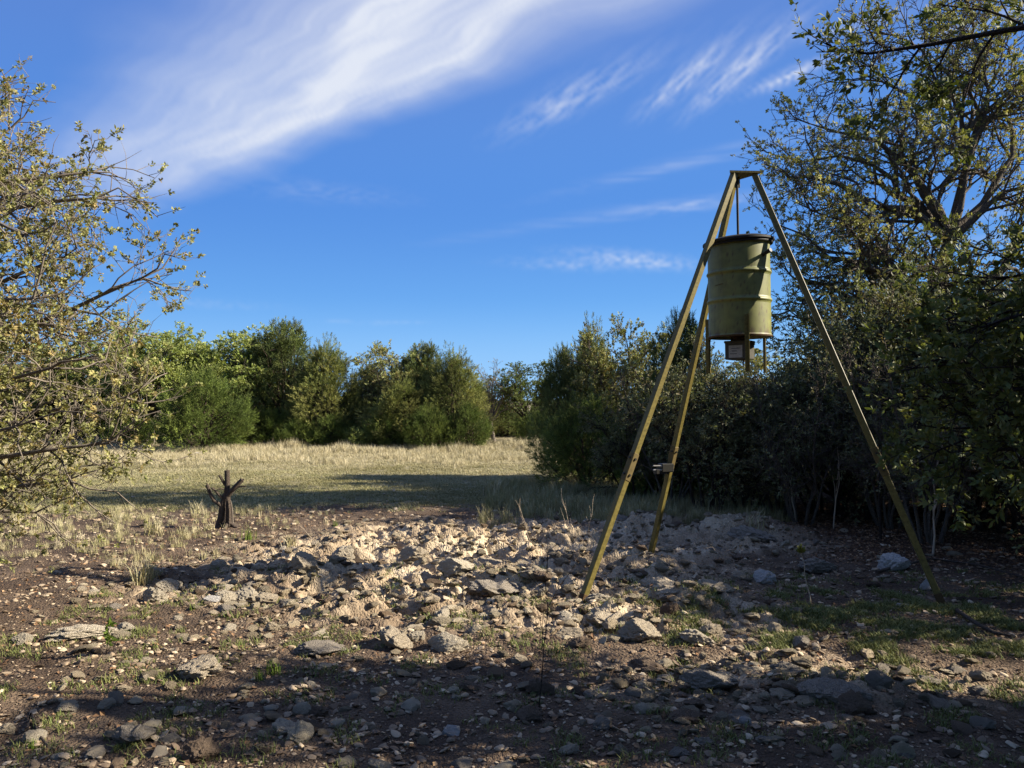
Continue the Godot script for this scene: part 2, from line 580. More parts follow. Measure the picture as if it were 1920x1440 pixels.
func juniper_shape(sd: int, h: float, r: float, lumps: int, per: int, bushy: float, tones: Array, called: String) -> Node3D:
	# a prototype: fluted stems and clumped feathery sprays
	rng.seed = sd
	var root := Node3D.new()
	root.name = called
	var g := Geo.new()
	var s := Soup.new()
	var stems := 4
	for k in stems:
		var az := TAU * k / stems + rng.randf()
		var pts := PackedVector3Array()
		var rr := PackedFloat32Array()
		for j in 7:
			var t := j / 6.0
			pts.append(Vector3(cos(az), 0, sin(az)) * r * (0.06 + 0.32 * sin(t * 1.5)) * (0.6 + 0.2 * k) * 0.7 + Vector3.UP * (h * 0.9 * t - 0.1) + rv() * 0.05)
			rr.append(lerpf(0.075, 0.015, t))
		g.tube(pts, rr, 6)
	for k in lumps:
		var t := pow((k + rng.randf()) / lumps, 0.9)
		var az := k * 2.39996 + rng.randf() * 0.6
		var wide := pow(1.0 - pow(t, lerpf(1.3, 2.6, bushy)), 0.75) * lerpf(0.72, 1.0, smoothstep(0.0, 0.22, t))
		var o := Vector3(cos(az), 0, sin(az))
		var c := o * r * wide * rng.randf_range(0.42, 0.92) + Vector3.UP * h * lerpf(0.06, 0.90, t)
		var ls := r * rng.randf_range(0.15, 0.34) * lerpf(1.0, 0.85, t)
		var tall := 1.75
		if k % 15 == 0 and t > 0.3:
			c.y += h * 0.07
			ls *= 0.62
			tall = 2.9
		var ax := (o * lerpf(0.7, 0.12, t) + Vector3.UP * 0.9 + rv() * 0.2).normalized()
		var root_t := clampf(t - 0.22, 0.02, 0.8)
		g.tube(PackedVector3Array([Vector3.UP * h * root_t + o * r * 0.1, (Vector3.UP * h * root_t).lerp(c, 0.6) + rv() * 0.06, c + ax * ls]), PackedFloat32Array([0.03, 0.02, 0.006]), 4)
		if rng.randf() < 0.4:
			# a dead twig that sticks out of the foliage
			var dd := (o + rv() * 0.7).normalized()
			g.tube(PackedVector3Array([c, c + dd * ls * 1.2 + rv() * 0.04, c + dd * ls * 2.0 + rv() * 0.12]), PackedFloat32Array([0.012, 0.008, 0.003]), 3)
		var tone: Color = (pick(tones) as Color).lerp(pick(tones), rng.randf()) * rng.randf_range(0.82, 1.2)
		for j in per:
			var u := (rv() + o * 0.25).normalized()
			var rad := ls * pow(rng.randf(), 0.45)
			var q := c + (u - ax * u.dot(ax)) * rad * 0.95 + ax * u.dot(ax) * rad * tall
			if q.y < 0.05: continue
			var d := (u * 0.75 + ax * 0.7 + rv() * 0.3).normalized()
			var f := rng.randf_range(0.8, 1.2)
			s.add(Transform3D(along(d).scaled_local(Vector3.ONE * rng.randf_range(0.16, 0.28)), q), pick(T.spray), Color(tone.r * f, tone.g * f, tone.b * f))
	part("trunk", g.mesh(), M.bark_cedar, root)
	part("crown", s.mesh(), M.leaf_cedar, root, "stuff")
	return root

func oak_shape(sd: int, h: float, r: float, limbs: int, tones: Array, leaf: float, called: String, bark: Material, size := 1.0, sides := 7) -> Node3D:
	rng.seed = sd
	var root := Node3D.new()
	root.name = called
	var g := Geo.new()
	var tips := Tips.new()
	var o := {"wander": 0.42, "lift": 0.05, "leaf": leaf, "kids": [4, 4], "ratio": 0.55, "thin": 0.004, "gnarl": 1.6, "from": 0.35}
	var fork := Vector3(rng.randfn() * 0.1, h * 0.24, rng.randfn() * 0.1)
	g.tube(PackedVector3Array([Vector3(0, -0.15, 0), Vector3(0.02, 0.1, 0), fork * 0.55 + rv() * 0.04, fork]), PackedFloat32Array([0.19, 0.13, 0.11, 0.10]), 9)
	for k in limbs:
		var az := k * 2.39996 + rng.randf() * 0.5
		var t := (k + 0.5) / limbs
		var up := lerpf(0.40, 0.93, t)
		var rad := r * sqrt(maxf(0.05, 1.0 - pow((up - 0.52) / 0.5, 2.0))) * rng.randf_range(0.62, 0.9)
		limb(g, tips, fork, Vector3(cos(az) * rad, h * up, sin(az) * rad), 0.06, 0.014, sides, 2, r * 0.42, 0.10, o)
	part("trunk", g.mesh(), bark, root)
	part("crown", dress(tips, T.oak_far, size, tones, 0.2), M.leaf_oak, root, "stuff")
	return root

func build_templates() -> void:
	rng.seed = 77
	T.spray = []
	for k in 4: T.spray.append(needle_spray(7, 6))
	T.oak_far = []
	for k in 4: T.oak_far.append(leaf_cluster(11, 0.11, 0.052, 0.017))
	T.oak_near = []
	for k in 5: T.oak_near.append(leaf_cluster(13, 0.045, 0.031, 0.0085))
	T.oak_broad = []
	for k in 5: T.oak_broad.append(leaf_cluster(8, 0.09, 0.062, 0.014))
	T.small = []
	for k in 4: T.small.append(leaf_cluster(9, 0.11, 0.030, 0.0075))

func stand(kind: Node3D, h0: float, r0: float, called: String, px: float, d: float, top: float, hw: float, turn: float, label: String, group := "") -> void:
	var x := (px - 960.0) / FOCAL * d
	var gy := height(x, -d)
	var h := EYE + (LEVEL - top) / FOCAL * d - gy
	var r := hw * 1.22 / FOCAL * d
	dup(kind, called, Vector3(x, gy, -d), turn, Vector3(r / r0, h / h0, r / r0), label, "tree", group)

func build_far_trees() -> void:
	var deep := [Color(0.36, 0.40, 0.225), Color(0.30, 0.35, 0.19), Color(0.41, 0.435, 0.25)]
	var gold := [Color(0.44, 0.46, 0.25), Color(0.38, 0.415, 0.225), Color(0.48, 0.48, 0.275)]
	var olive := [Color(0.55, 0.59, 0.34), Color(0.49, 0.54, 0.30), Color(0.60, 0.62, 0.38)]
	var grey := [Color(0.64, 0.65, 0.45), Color(0.46, 0.48, 0.29), Color(0.50, 0.46, 0.30)]
	var ja := juniper_shape(101, 4.2, 1.6, 64, 78, 0.85, deep, "juniper_a")
	var jb := juniper_shape(102, 4.2, 1.7, 64, 78, 1.0, gold, "juniper_b")
	var jc := juniper_shape(103, 2.4, 1.7, 50, 75, 1.0, [Color(0.345, 0.40, 0.19), Color(0.30, 0.355, 0.17), Color(0.39, 0.43, 0.21)], "juniper_c")
	var oa := oak_shape(111, 4.4, 1.9, 18, olive, 0.95, "oak_a", M.bark_oak, 1.25, 11)
	var ob := oak_shape(112, 4.4, 1.9, 16, grey, 0.85, "oak_b", M.bark_oak, 1.15, 9)
	var oc := oak_shape(113, 4.4, 1.9, 12, deep, 0.9, "oak_c", M.bark_dark, 1.15, 9)
	var bare := oak_shape(114, 4.4, 1.5, 12, [Color(0.52, 0.46, 0.36)], 0.12, "bare", M.bark_pale, 0.8, 7)
	var grp := "trees along the far edge of the field"
	stand(oa, 4.4, 1.9, "oak_tree", 292, 27.0, 612, 92, 0.4, "light green oak with rounded crown just right of the near left branches", grp)
	stand(oa, 4.4, 1.9, "oak_tree", 150, 29.0, 640, 100, 2.2, "light green oak mostly hidden behind the near left branches", grp)
	stand(oa, 4.4, 1.9, "oak_tree", 432, 28.5, 624, 92, 3.7, "light green oak behind the round juniper bush", grp)
	stand(ja, 4.2, 1.6, "juniper_tree", 535, 28.5, 606, 78, 0.3, "tallest dark green juniper on the far side of the field", grp)
	stand(jb, 4.2, 1.7, "juniper_tree", 612, 27.0, 648, 66, 1.9, "olive juniper with sunlit right side beside the tallest juniper", grp)
	stand(ja, 4.2, 1.6, "juniper_tree", 480, 30.0, 640, 60, 4.1, "narrow dark juniper between light oak and tallest juniper", grp)
	stand(ja, 4.2, 1.6, "juniper_tree", 694, 29.0, 690, 52, 2.6, "short dark juniper in the dip behind the pale shrub", grp)
	stand(ob, 4.4, 1.9, "oak_tree", 738, 28.0, 648, 70, 0.9, "pale sparse oak rising behind the middle junipers", grp)
	stand(ja, 4.2, 1.6, "juniper_tree", 796, 27.5, 648, 56, 5.2, "dark juniper with a pointed tip in the middle of the tree line", grp)
	stand(jb, 4.2, 1.7, "juniper_tree", 852, 26.5, 664, 62, 3.1, "sunlit golden green juniper at the right end of the middle trees", grp)
	stand(jb, 4.2, 1.7, "juniper_tree", 755, 26.0, 718, 62, 0.8, "low juniper standing before the middle trees", grp)
	stand(bare, 4.4, 1.5, "bare_tree", 925, 29.5, 672, 40, 0.5, "grey leafless tree beside the gap of sky", grp)
	stand(oc, 4.4, 1.9, "oak_tree", 985, 30.0, 676, 66, 1.2, "dark open oak with sky showing under its crown", grp)
	stand(ja, 4.2, 1.6, "juniper_tree", 940, 34.0, 752, 46, 3.3, "small dark juniper far back in the gap of sky", grp)
	dup(jc, "juniper_bush", ground((385.0 - 960.0) / FOCAL * 24.5, -24.5), 0.6, Vector3(0.92, 0.94, 0.92), "round dense green juniper bush alone in front of the far trees", "bush")
	var x := (678.0 - 960.0) / FOCAL * 25.5
	var shrub := dup(oa, "pale_shrub", ground(x, -25.5), 1.0, Vector3(0.34, 0.20, 0.34), "small pale green shrub at the field edge before the dark dip", "bush")
	shrub.position.y -= 0.22
	var back := "trees seen between the trunks of the far trees"
	var fill := [[200, 32.0, 700, 70], [330, 32.5, 705, 70], [400, 33.0, 690, 60], [470, 32.0, 700, 66], [575, 32.0, 690, 60], [655, 32.5, 735, 40], [720, 33.0, 715, 60], [780, 32.0, 690, 60], [845, 32.0, 700, 56], [895, 33.0, 720, 40], [965, 36.0, 775, 60], [1020, 35.0, 770, 60], [90, 31.0, 690, 80], [-20, 30.0, 660, 90]]
	var where := ["far left", "left of the light oaks", "between the two light oaks", "behind the round bush", "below the tallest juniper", "in the dip", "behind the pale shrub", "behind the pale sparse oak", "at the middle of the tree line", "beside the bare tree", "low in the gap of sky", "right of the gap of sky", "behind the near left branches", "at the left edge"]
	for k in fill.size():
		var f: Array = fill[k]
		stand(jb if k % 2 else ja, 4.2, 1.65, "juniper_tree", f[0], f[1], f[2], f[3], k * 1.7, "dark juniper in the second row " + where[k], back)
	var low := [[250, 26.0, 770, 40], [500, 26.5, 775, 50], [560, 26.0, 790, 40], [625, 26.0, 785, 42], [720, 25.5, 780, 36], [800, 25.2, 770, 42], [880, 25.5, 765, 36], [1010, 27.0, 775, 40]]
	var at_ := ["left of the round bush", "right of the round bush", "under the tallest juniper", "under the golden juniper", "right of the pale shrub", "under the middle junipers", "at the right end of the middle trees", "at the right of the gap of sky"]
	for k in low.size():
		var f: Array = low[k]
		stand(jc, 2.4, 1.7, "juniper_bush", f[0], f[1], f[2], f[3], k * 2.1, "low dark juniper bush " + at_[k], "low bushes under the far trees")
	# along the right side of the field, nearer
	var side := "trees along the right side of the field"
	stand(jb, 4.2, 1.7, "juniper_tree", 1108, 15.5, 622, 62, 2.0, "rounded juniper left of the tripod", side)
	stand(ja, 4.2, 1.6, "juniper_tree", 1058, 16.0, 655, 50, 1.1, "leftmost dark juniper on the right side of the field", side)
	stand(ob, 4.4, 1.9, "oak_tree", 1178, 15.0, 612, 92, 2.8, "twiggy olive oak between the rounded juniper and the tripod leg", side)
	stand(jc, 2.4, 1.7, "juniper_bush", 1098, 14.0, 765, 78, 2.0, "low spreading juniper under the rounded juniper at the field edge", side)
	stand(ja, 4.2, 1.6, "juniper_tree", 1282, 13.0, 592, 70, 0.2, "tall dark juniper seen between the tripod legs", side)
	stand(jc, 2.4, 1.7, "juniper_bush", 1225, 12.6, 740, 74, 4.0, "dark low juniper behind the front tripod leg", side)
	stand(ob, 4.4, 1.9, "oak_tree", 1490, 17.0, 640, 110, 5.0, "pale leafy oak with sky behind it under the barrel", side)
	stand(ja, 4.2, 1.6, "juniper_tree", 1400, 17.5, 715, 64, 2.4, "dark juniper low behind the control box", side)
	stand(ja, 4.2, 1.6, "juniper_tree", 1620, 15.5, 640, 90, 3.9, "dark juniper behind the right tripod leg", side)
	stand(ja, 4.2, 1.6, "juniper_tree", 1775, 14.0, 560, 110, 5.6, "dark juniper behind the trunk of the large oak", side)
	stand(jb, 4.2, 1.7, "juniper_tree", 1930, 13.0, 520, 120, 0.7, "juniper at the right edge behind the large oak", side)
	for e in [[1385, 12.4, 760, 70, "dark juniper bush at the back of the thicket under the barrel"], [1570, 12.8, 735, 90, "dark juniper bush at the back of the thicket behind the right leg"], [1800, 11.2, 690, 100, "broad dark juniper bush below the large oak"], [1930, 10.4, 660, 100, "broad dark juniper bush at the right edge"]]:
		stand(jc, 2.4, 1.7, "juniper_bush", e[0], e[1], e[2], e[3], e[0] * 0.1, e[4], "juniper bushes of the thicket")
	for p in [ja, jb, jc, oa, ob, oc, bare]: p.free()

# ---------------------------------------------------------------- the near oaks
func near_oak(called: String, label: String, base: Vector3, trunk: Array, trunk_r: Array, ends: Array, bark: Material, tmpl: Array, size: float, tones: Array, o: Dictionary, sides: int, lvl: int, side_len: float, limb_r: float, leaf_mat: Material) -> Node3D:
	# trunk: points from the ground up; ends: [place, index of the trunk point the limb leaves]
	var root := thing(called, base, label, "tree")
	var g := Geo.new()
	var pts := PackedVector3Array()
	for p in trunk: pts.append(p - base)
	g.tube(pts, PackedFloat32Array(trunk_r), 11)
	part("trunk", g.mesh(), bark, root)
	var tips := Tips.new()
	for e in ends:
		var lg := Geo.new()
		var a: Vector3 = trunk[e[1]] - base
		limb(lg, tips, a, e[0] - base, minf(limb_r, trunk_r[e[1]] * 0.8), 0.008, sides, lvl, side_len, o.get("bow", 0.05), o)
		part("limb", lg.mesh(), bark, root)
	part("crown", dress(tips, tmpl, size, tones, 0.1), leaf_mat, root, "stuff")
	return root

func build_near_oaks() -> void:
	# large oak behind the thicket on the right
	rng.seed = 201
	var b := ground((1700.0 - 960.0) / FOCAL * 12.6, -12.6)
	var tr := [b + Vector3(0, -0.2, 0), b + Vector3(0.02, 0.5, 0), space(1715, 720, 12.5), space(1738, 590, 12.4), space(1785, 450, 12.3), space(1820, 300, 12.2)]
	var ends := []
	for e in [[1480, 320, 11.6, 4], [1512, 225, 12.2, 4], [1580, 150, 12.8, 5], [1640, 55, 12.2, 5], [1735, 35, 13.2, 5], [1850, -40, 12.5, 5], [1960, -60, 13.5, 5], [1462, 420, 12.6, 3], [1470, 500, 12.0, 3], [1478, 580, 12.4, 2], [1540, 470, 12.9, 3], [1465, 290, 13.0, 4], [1500, 380, 11.9, 4],
			[1500, 640, 12.6, 2], [1570, 270, 13.4, 4], [1905, 210, 11.6, 4], [2030, 120, 12.8, 5], [1900, 90, 12.0, 5], [1830, 60, 11.8, 5], [1960, 330, 11.6, 4], [1860, 500, 11.4, 3], [1580, 560, 12.0, 2], [1590, 420, 11.2, 3], [2060, 380, 12.2, 3], [1690, 250, 11.4, 4], [1780, 160, 13.6, 5], [1640, 520, 13.6, 3], [2000, 250, 13.8, 4], [1530, 350, 13.9, 3]]:
		ends.append([space(e[0], e[1], e[2]), e[3]])
	near_oak("oak_tree", "large gnarled oak with spreading limbs above the thicket on the right", b, tr, [0.28, 0.20, 0.17, 0.15, 0.10, 0.055], ends, M.bark_oak, T.oak_near, 1.25,
		[Color(0.60, 0.60, 0.38), Color(0.54, 0.55, 0.34), Color(0.66, 0.64, 0.42), Color(0.50, 0.50, 0.32)], {"wander": 0.55, "lift": 0.03, "leaf": 0.62, "kids": [4, 5], "ratio": 0.56, "thin": 0.0065, "gnarl": 3.0, "from": 0.2, "bow": 0.10}, 11, 2, 1.0, 0.095, M.leaf_oak)
	# oak at the left edge, its trunk outside the frame
	rng.seed = 202
	b = ground(-4.9, -5.4)
	tr = [b + Vector3(0, -0.2, 0), b + Vector3(0.03, 0.5, 0.02), b + Vector3(0.1, 1.1, 0.0), b + Vector3(0.22, 1.9, 0.05), b + Vector3(0.2, 2.7, 0.0)]
	ends = []
	for e in [[265, 520, 5.5, 3], [165, 320, 5.6, 4], [175, 370, 5.2, 4], [100, 330, 5.9, 4], [10, 240, 5.8, 4], [-60, 200, 5.6, 4], [235, 745, 5.3, 2], [205, 830, 5.0, 2], [60, 560, 4.3, 3], [95, 690, 4.4, 2],
			[130, 900, 5.2, 1], [70, 960, 5.6, 1], [20, 430, 4.6, 4], [185, 590, 5.8, 3], [215, 660, 6.0, 2], [120, 480, 5.6, 3], [30, 800, 4.5, 1], [-80, 620, 4.2, 2], [110, 610, 5.2, 3], [50, 360, 5.0, 4], [150, 800, 5.7, 1]]:
		ends.append([space(e[0], e[1], e[2]), e[3]])
	near_oak("oak_tree", "oak with thin twisting twigs and yellow green leaves at the left edge", b, tr, [0.17, 0.13, 0.11, 0.09, 0.06], ends, M.bark_pale, T.oak_near, 0.86,
		[Color(0.55, 0.55, 0.35), Color(0.50, 0.51, 0.32), Color(0.60, 0.59, 0.39), Color(0.47, 0.47, 0.31), Color(0.56, 0.50, 0.33)], {"wander": 0.6, "lift": 0.02, "leaf": 0.54, "kids": [4, 5], "ratio": 0.55, "thin": 0.0028, "gnarl": 1.5, "from": 0.3, "bow": 0.03}, 9, 2, 0.62, 0.04, M.leaf_oak)
	# shaded oak at the right edge, near the camera
	rng.seed = 203
	b = ground(4.6, -3.9)
	tr = [b + Vector3(0, -0.2, 0), b + Vector3(0.0, 0.6, 0.05), b + Vector3(-0.1, 1.4, 0.0), b + Vector3(-0.15, 2.2, 0.0), b + Vector3(0.0, 3.1, 0.05), b + Vector3(0.2, 4.2, 0.0)]
	ends = []
	for e in [[1632, 95, 4.5, 4], [1800, 590, 4.4, 3], [1800, 680, 4.3, 2], [1790, 745, 4.4, 2], [1840, 800, 4.1, 2], [1810, 870, 4.4, 1], [1880, 600, 4.0, 3], [1890, 520, 4.5, 3],
			[1920, 730, 3.9, 2], [1940, 850, 3.9, 1], [1980, 560, 3.7, 3], [2010, 700, 3.7, 2]]:
		ends.append([space(e[0], e[1], e[2]), e[3]])
	for e in [Vector3(6.0, 4.0, -3.5), Vector3(6.2, 3.2, -3.4), Vector3(4.8, 4.0, -2.8)]: ends.append([e, 5])
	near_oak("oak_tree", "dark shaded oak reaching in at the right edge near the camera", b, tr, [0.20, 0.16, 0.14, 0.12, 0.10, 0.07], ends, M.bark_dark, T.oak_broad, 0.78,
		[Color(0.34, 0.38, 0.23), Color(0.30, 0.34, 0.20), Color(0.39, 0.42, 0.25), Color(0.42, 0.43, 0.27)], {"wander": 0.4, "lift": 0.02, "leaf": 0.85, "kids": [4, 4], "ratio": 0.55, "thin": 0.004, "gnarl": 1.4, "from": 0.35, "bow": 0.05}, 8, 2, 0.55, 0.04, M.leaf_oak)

func shade_trees() -> void:
	# oaks beside and behind the camera, whose shade lies over the foreground
	var o := oak_shape(301, 6.0, 2.4, 15, [Color(0.32, 0.37, 0.17), Color(0.38, 0.41, 0.2)], 0.72, "shade_oak", M.bark_dark, 1.9, 8)
	var n := 0
	for e in [[7.2, -2.2, 0.4, 0.75, 0.72], [9.8, -2.2, 2.0, 0.78, 0.90], [6.4, -0.6, 3.0, 0.9, 0.9], [7.9, -7.5, 1.1, 0.62, 0.74], [9.8, -9.9, 2.6, 0.8, 0.80], [7.7, -9.2, 4.4, 0.55, 0.62],
			[-7.0, 3.2, 0.2, 1.1, 1.0], [-3.2, 4.6, 1.5, 1.15, 1.1], [0.9, 5.0, 2.9, 1.15, 1.05], [4.8, 4.2, 4.0, 1.15, 1.15], [8.4, 2.4, 5.1, 1.1, 1.1], [-9.5, 0.0, 3.3, 1.1, 0.95]]:
		dup(o, "oak_tree", ground(e[0], e[1]), e[2], Vector3(e[3], e[4], e[3]), ["leafy oak outside the picture, the nearer of two right of the shaded oak", "leafy oak outside the picture, the farther of two right of the shaded oak", "leafy oak outside the picture beside the camera", "small leafy oak outside the picture right of the tripod", "tall leafy oak outside the picture right of the thicket", "smallest leafy oak outside the picture between tripod and thicket",
			"oak outside the picture behind the camera on the left", "oak outside the picture behind the camera left of centre", "oak outside the picture straight behind the camera", "oak outside the picture behind the camera right of centre", "oak outside the picture behind the camera on the right", "oak outside the picture left of the camera"][n], "tree", "oaks beside the camera")
		n += 1
	o.free()

# ---------------------------------------------------------------- thicket on the right
func build_thicket() -> void:
	rng.seed = 401
	var tones := [Color(0.41, 0.43, 0.31), Color(0.35, 0.38, 0.27), Color(0.46, 0.47, 0.35), Color(0.40, 0.37, 0.29)]
	var protos := []
	for v in 3:
		rng.seed = 410 + v
		var root := Node3D.new()
		root.name = "shrub"
		var g := Geo.new()
		var tips := Tips.new()
		var o := {"wander": 0.4, "lift": 0.06, "leaf": [0.50, 0.40, 0.16][v], "kids": [5, 5], "ratio": 0.52, "thin": 0.004, "gnarl": 2.4, "from": 0.36}
		for k in 8:
			var az := k * 2.4 + rng.randf()
			limb(g, tips, Vector3(cos(az) * 0.12, -0.1, sin(az) * 0.12), Vector3(cos(az) * rng.randf_range(0.3, 0.95), rng.randf_range(0.7, 2.2), sin(az) * rng.randf_range(0.3, 0.95)), 0.026, 0.007, 10, 2, 0.55, 0.02, o)
		part("stem", g.mesh(), M.bark_dark if v < 2 else M.bark_oak, root)
		part("crown", dress(tips, T.small, 1.35, tones, 0.1), M.leaf_oak, root, "stuff")
		protos.append(root)
	var rows := [
		[1330, 10.6, 0, 1.05, "leafy grey green shrub right behind the rear tripod leg"],
		[1400, 11.2, 1, 0.85, "twiggy shrub below the control box"],
		[1455, 10.4, 0, 0.78, "dark leafy shrub right of the control box"],
		[1500, 9.9, 2, 0.85, "thin bare stemmed shrub with pale stems in the middle of the thicket"],
		[1545, 10.9, 1, 1.1, "dark shrub left of the right tripod leg"],
		[1610, 10.5, 0, 1.3, "dense shrub seen left of the right tripod leg's middle"],
		[1665, 9.6, 2, 0.95, "bare twig shrub behind the right tripod leg"],
		[1740, 8.6, 2, 0.90, "pale leafless shrub right of the right tripod leg above the white block"],
		[1700, 11.3, 0, 1.65, "tall dark shrub at the foot of the large oak"],
		[1790, 10.2, 1, 1.55, "dark shrub right of the large oak's foot"],
		[1870, 9.4, 0, 1.45, "dark leafy shrub near the right edge behind the leaf litter"],
		[1255, 11.8, 2, 0.85, "grey twiggy shrub behind the rear tripod leg's clamp"],
		[1190, 12.4, 1, 0.75, "low twiggy shrub left of the front tripod leg"],
		[1960, 8.6, 1, 1.2, "dark shrub at the very right edge"],
		[2090, 6.5, 0, 1.0, "leafy shrub just beyond the right edge beside the tripod"],
		[2200, 7.3, 0, 1.15, "leafy shrub beyond the right edge behind the tripod"],
		[2080, 7.9, 1, 1.1, "twiggy shrub beyond the right edge behind the leafy one"],
		[2260, 5.9, 0, 1.1, "leafy shrub beyond the right edge nearest the camera"],
	]
	for r in rows:
		var d: float = r[1]
		var x: float = (r[0] - 960.0) / FOCAL * d
		dup(protos[r[2]], "shrub", ground(x, -d), rng.randf() * TAU, Vector3.ONE * r[3], r[4], "shrub", "shrubs of the thicket")
	for p in protos: p.free()

# ---------------------------------------------------------------- stones
var ico_v := []
var ico_i := []

func build_ico() -> void:
	var f := (1.0 + sqrt(5.0)) / 2.0
	var v := PackedVector3Array()
	for a in [-1.0, 1.0]:
		for b in [-f, f]:
			v.append(Vector3(a, b, 0).normalized()); v.append(Vector3(0, a, b).normalized()); v.append(Vector3(b, 0, a).normalized())
	var idx := PackedInt32Array()
	var edge := v[0].distance_to(v[1])
	for a in 12:
		for b in range(a + 1, 12): edge = minf(edge, v[a].distance_to(v[b]))
	for a in 12:
		for b in range(a + 1, 12):
			for c in range(b + 1, 12):
				if v[a].distance_to(v[b]) < edge * 1.01 and v[b].distance_to(v[c]) < edge * 1.01 and v[a].distance_to(v[c]) < edge * 1.01:
					# clockwise seen from outside
					if (v[b] - v[a]).cross(v[c] - v[a]).dot(v[a]) > 0.0: idx.append_array(PackedInt32Array([a, c, b]))
					else: idx.append_array(PackedInt32Array([a, b, c]))
	ico_v.append(v); ico_i.append(idx)
	for lvl in 4:
		var mid := {}
		var nv: PackedVector3Array = v.duplicate()
		var ni := PackedInt32Array()
		for k in range(0, idx.size(), 3):
			var m := []
			for e in 3:
				var p := idx[k + e]
				var q := idx[k + (e + 1) % 3]
				var key := mini(p, q) * 100000 + maxi(p, q)
				if not mid.has(key):
					mid[key] = nv.size()
					nv.append((v[p] + v[q]).normalized())
				m.append(mid[key])
			ni.append_array(PackedInt32Array([idx[k], m[0], m[2], m[0], idx[k + 1], m[1], m[2], m[1], idx[k + 2], m[0], m[1], m[2]]))
		v = nv; idx = ni
		ico_v.append(v); ico_i.append(idx)

func stone_mesh(sd: int, lvl: int, facets: int, lump: float, pitted: float) -> ArrayMesh:
	# a broken stone about two units wide, one high
	rng.seed = sd
	var f := FastNoiseLite.new()
	f.seed = sd; f.frequency = 0.9; f.fractal_octaves = 4
	var src: PackedVector3Array = ico_v[lvl]
	var v := src.duplicate()
	var cut := []
	for k in facets:
		var d := rv().normalized()
		cut.append([d, rng.randf_range(0.5, 0.82)])
	for k in v.size():
		var p := src[k]
		p *= 1.0 + lump * f.get_noise_3dv(p * 1.3)
		for c in cut:
			var over: float = p.dot(c[0]) - c[1]
			if over > 0.0: p -= c[0] * over * 0.84
		p += src[k] * (0.10 * f.get_noise_3dv(p * 5.0) - pitted * maxf(0.0, f.get_noise_3dv(p * 4.0 + Vector3.ONE * 9.0)) + 0.055 * f.get_noise_3dv(p * 12.0))
		v[k] = p
	var g := Geo.new()
	g.v = v
	g.i = ico_i[lvl]
	if lvl < 4:
		# broken faces stay crisp
		var sp := Soup.new()
		for k in g.i: sp.v.append(v[k])
		sp.c.resize(sp.v.size())
		sp.c.fill(Color.WHITE)
		return sp.mesh()
	var nn := PackedVector3Array()
	nn.resize(v.size())
	for k in range(0, g.i.size(), 3):
		var a := g.i[k]; var b := g.i[k + 1]; var c := g.i[k + 2]
		var w := (v[c] - v[a]).cross(v[b] - v[a])
		nn[a] += w; nn[b] += w; nn[c] += w
	for k in nn.size(): nn[k] = nn[k].normalized()
	g.n = nn
	g.c.resize(v.size())
	g.c.fill(Color.WHITE)
	return g.mesh()

func place_stone(mesh: Mesh, m: Material, at: Vector3, w: float, h: float, dp: float, turn: float, tilt: float, sink: float, label: String, group := "", called := "stone") -> void:
	var o := part(called, mesh, m, self)
	tag(o, label, "rock", group)
	var b := Basis(Vector3.UP, turn) * Basis(Vector3(0, 0, 1), tilt)
	var box := mesh.get_aabb()
	o.transform = Transform3D(b.scaled_local(Vector3(w / box.size.x, h / box.size.y, dp / box.size.z)), at + Vector3.UP * (h * (0.5 - sink)))

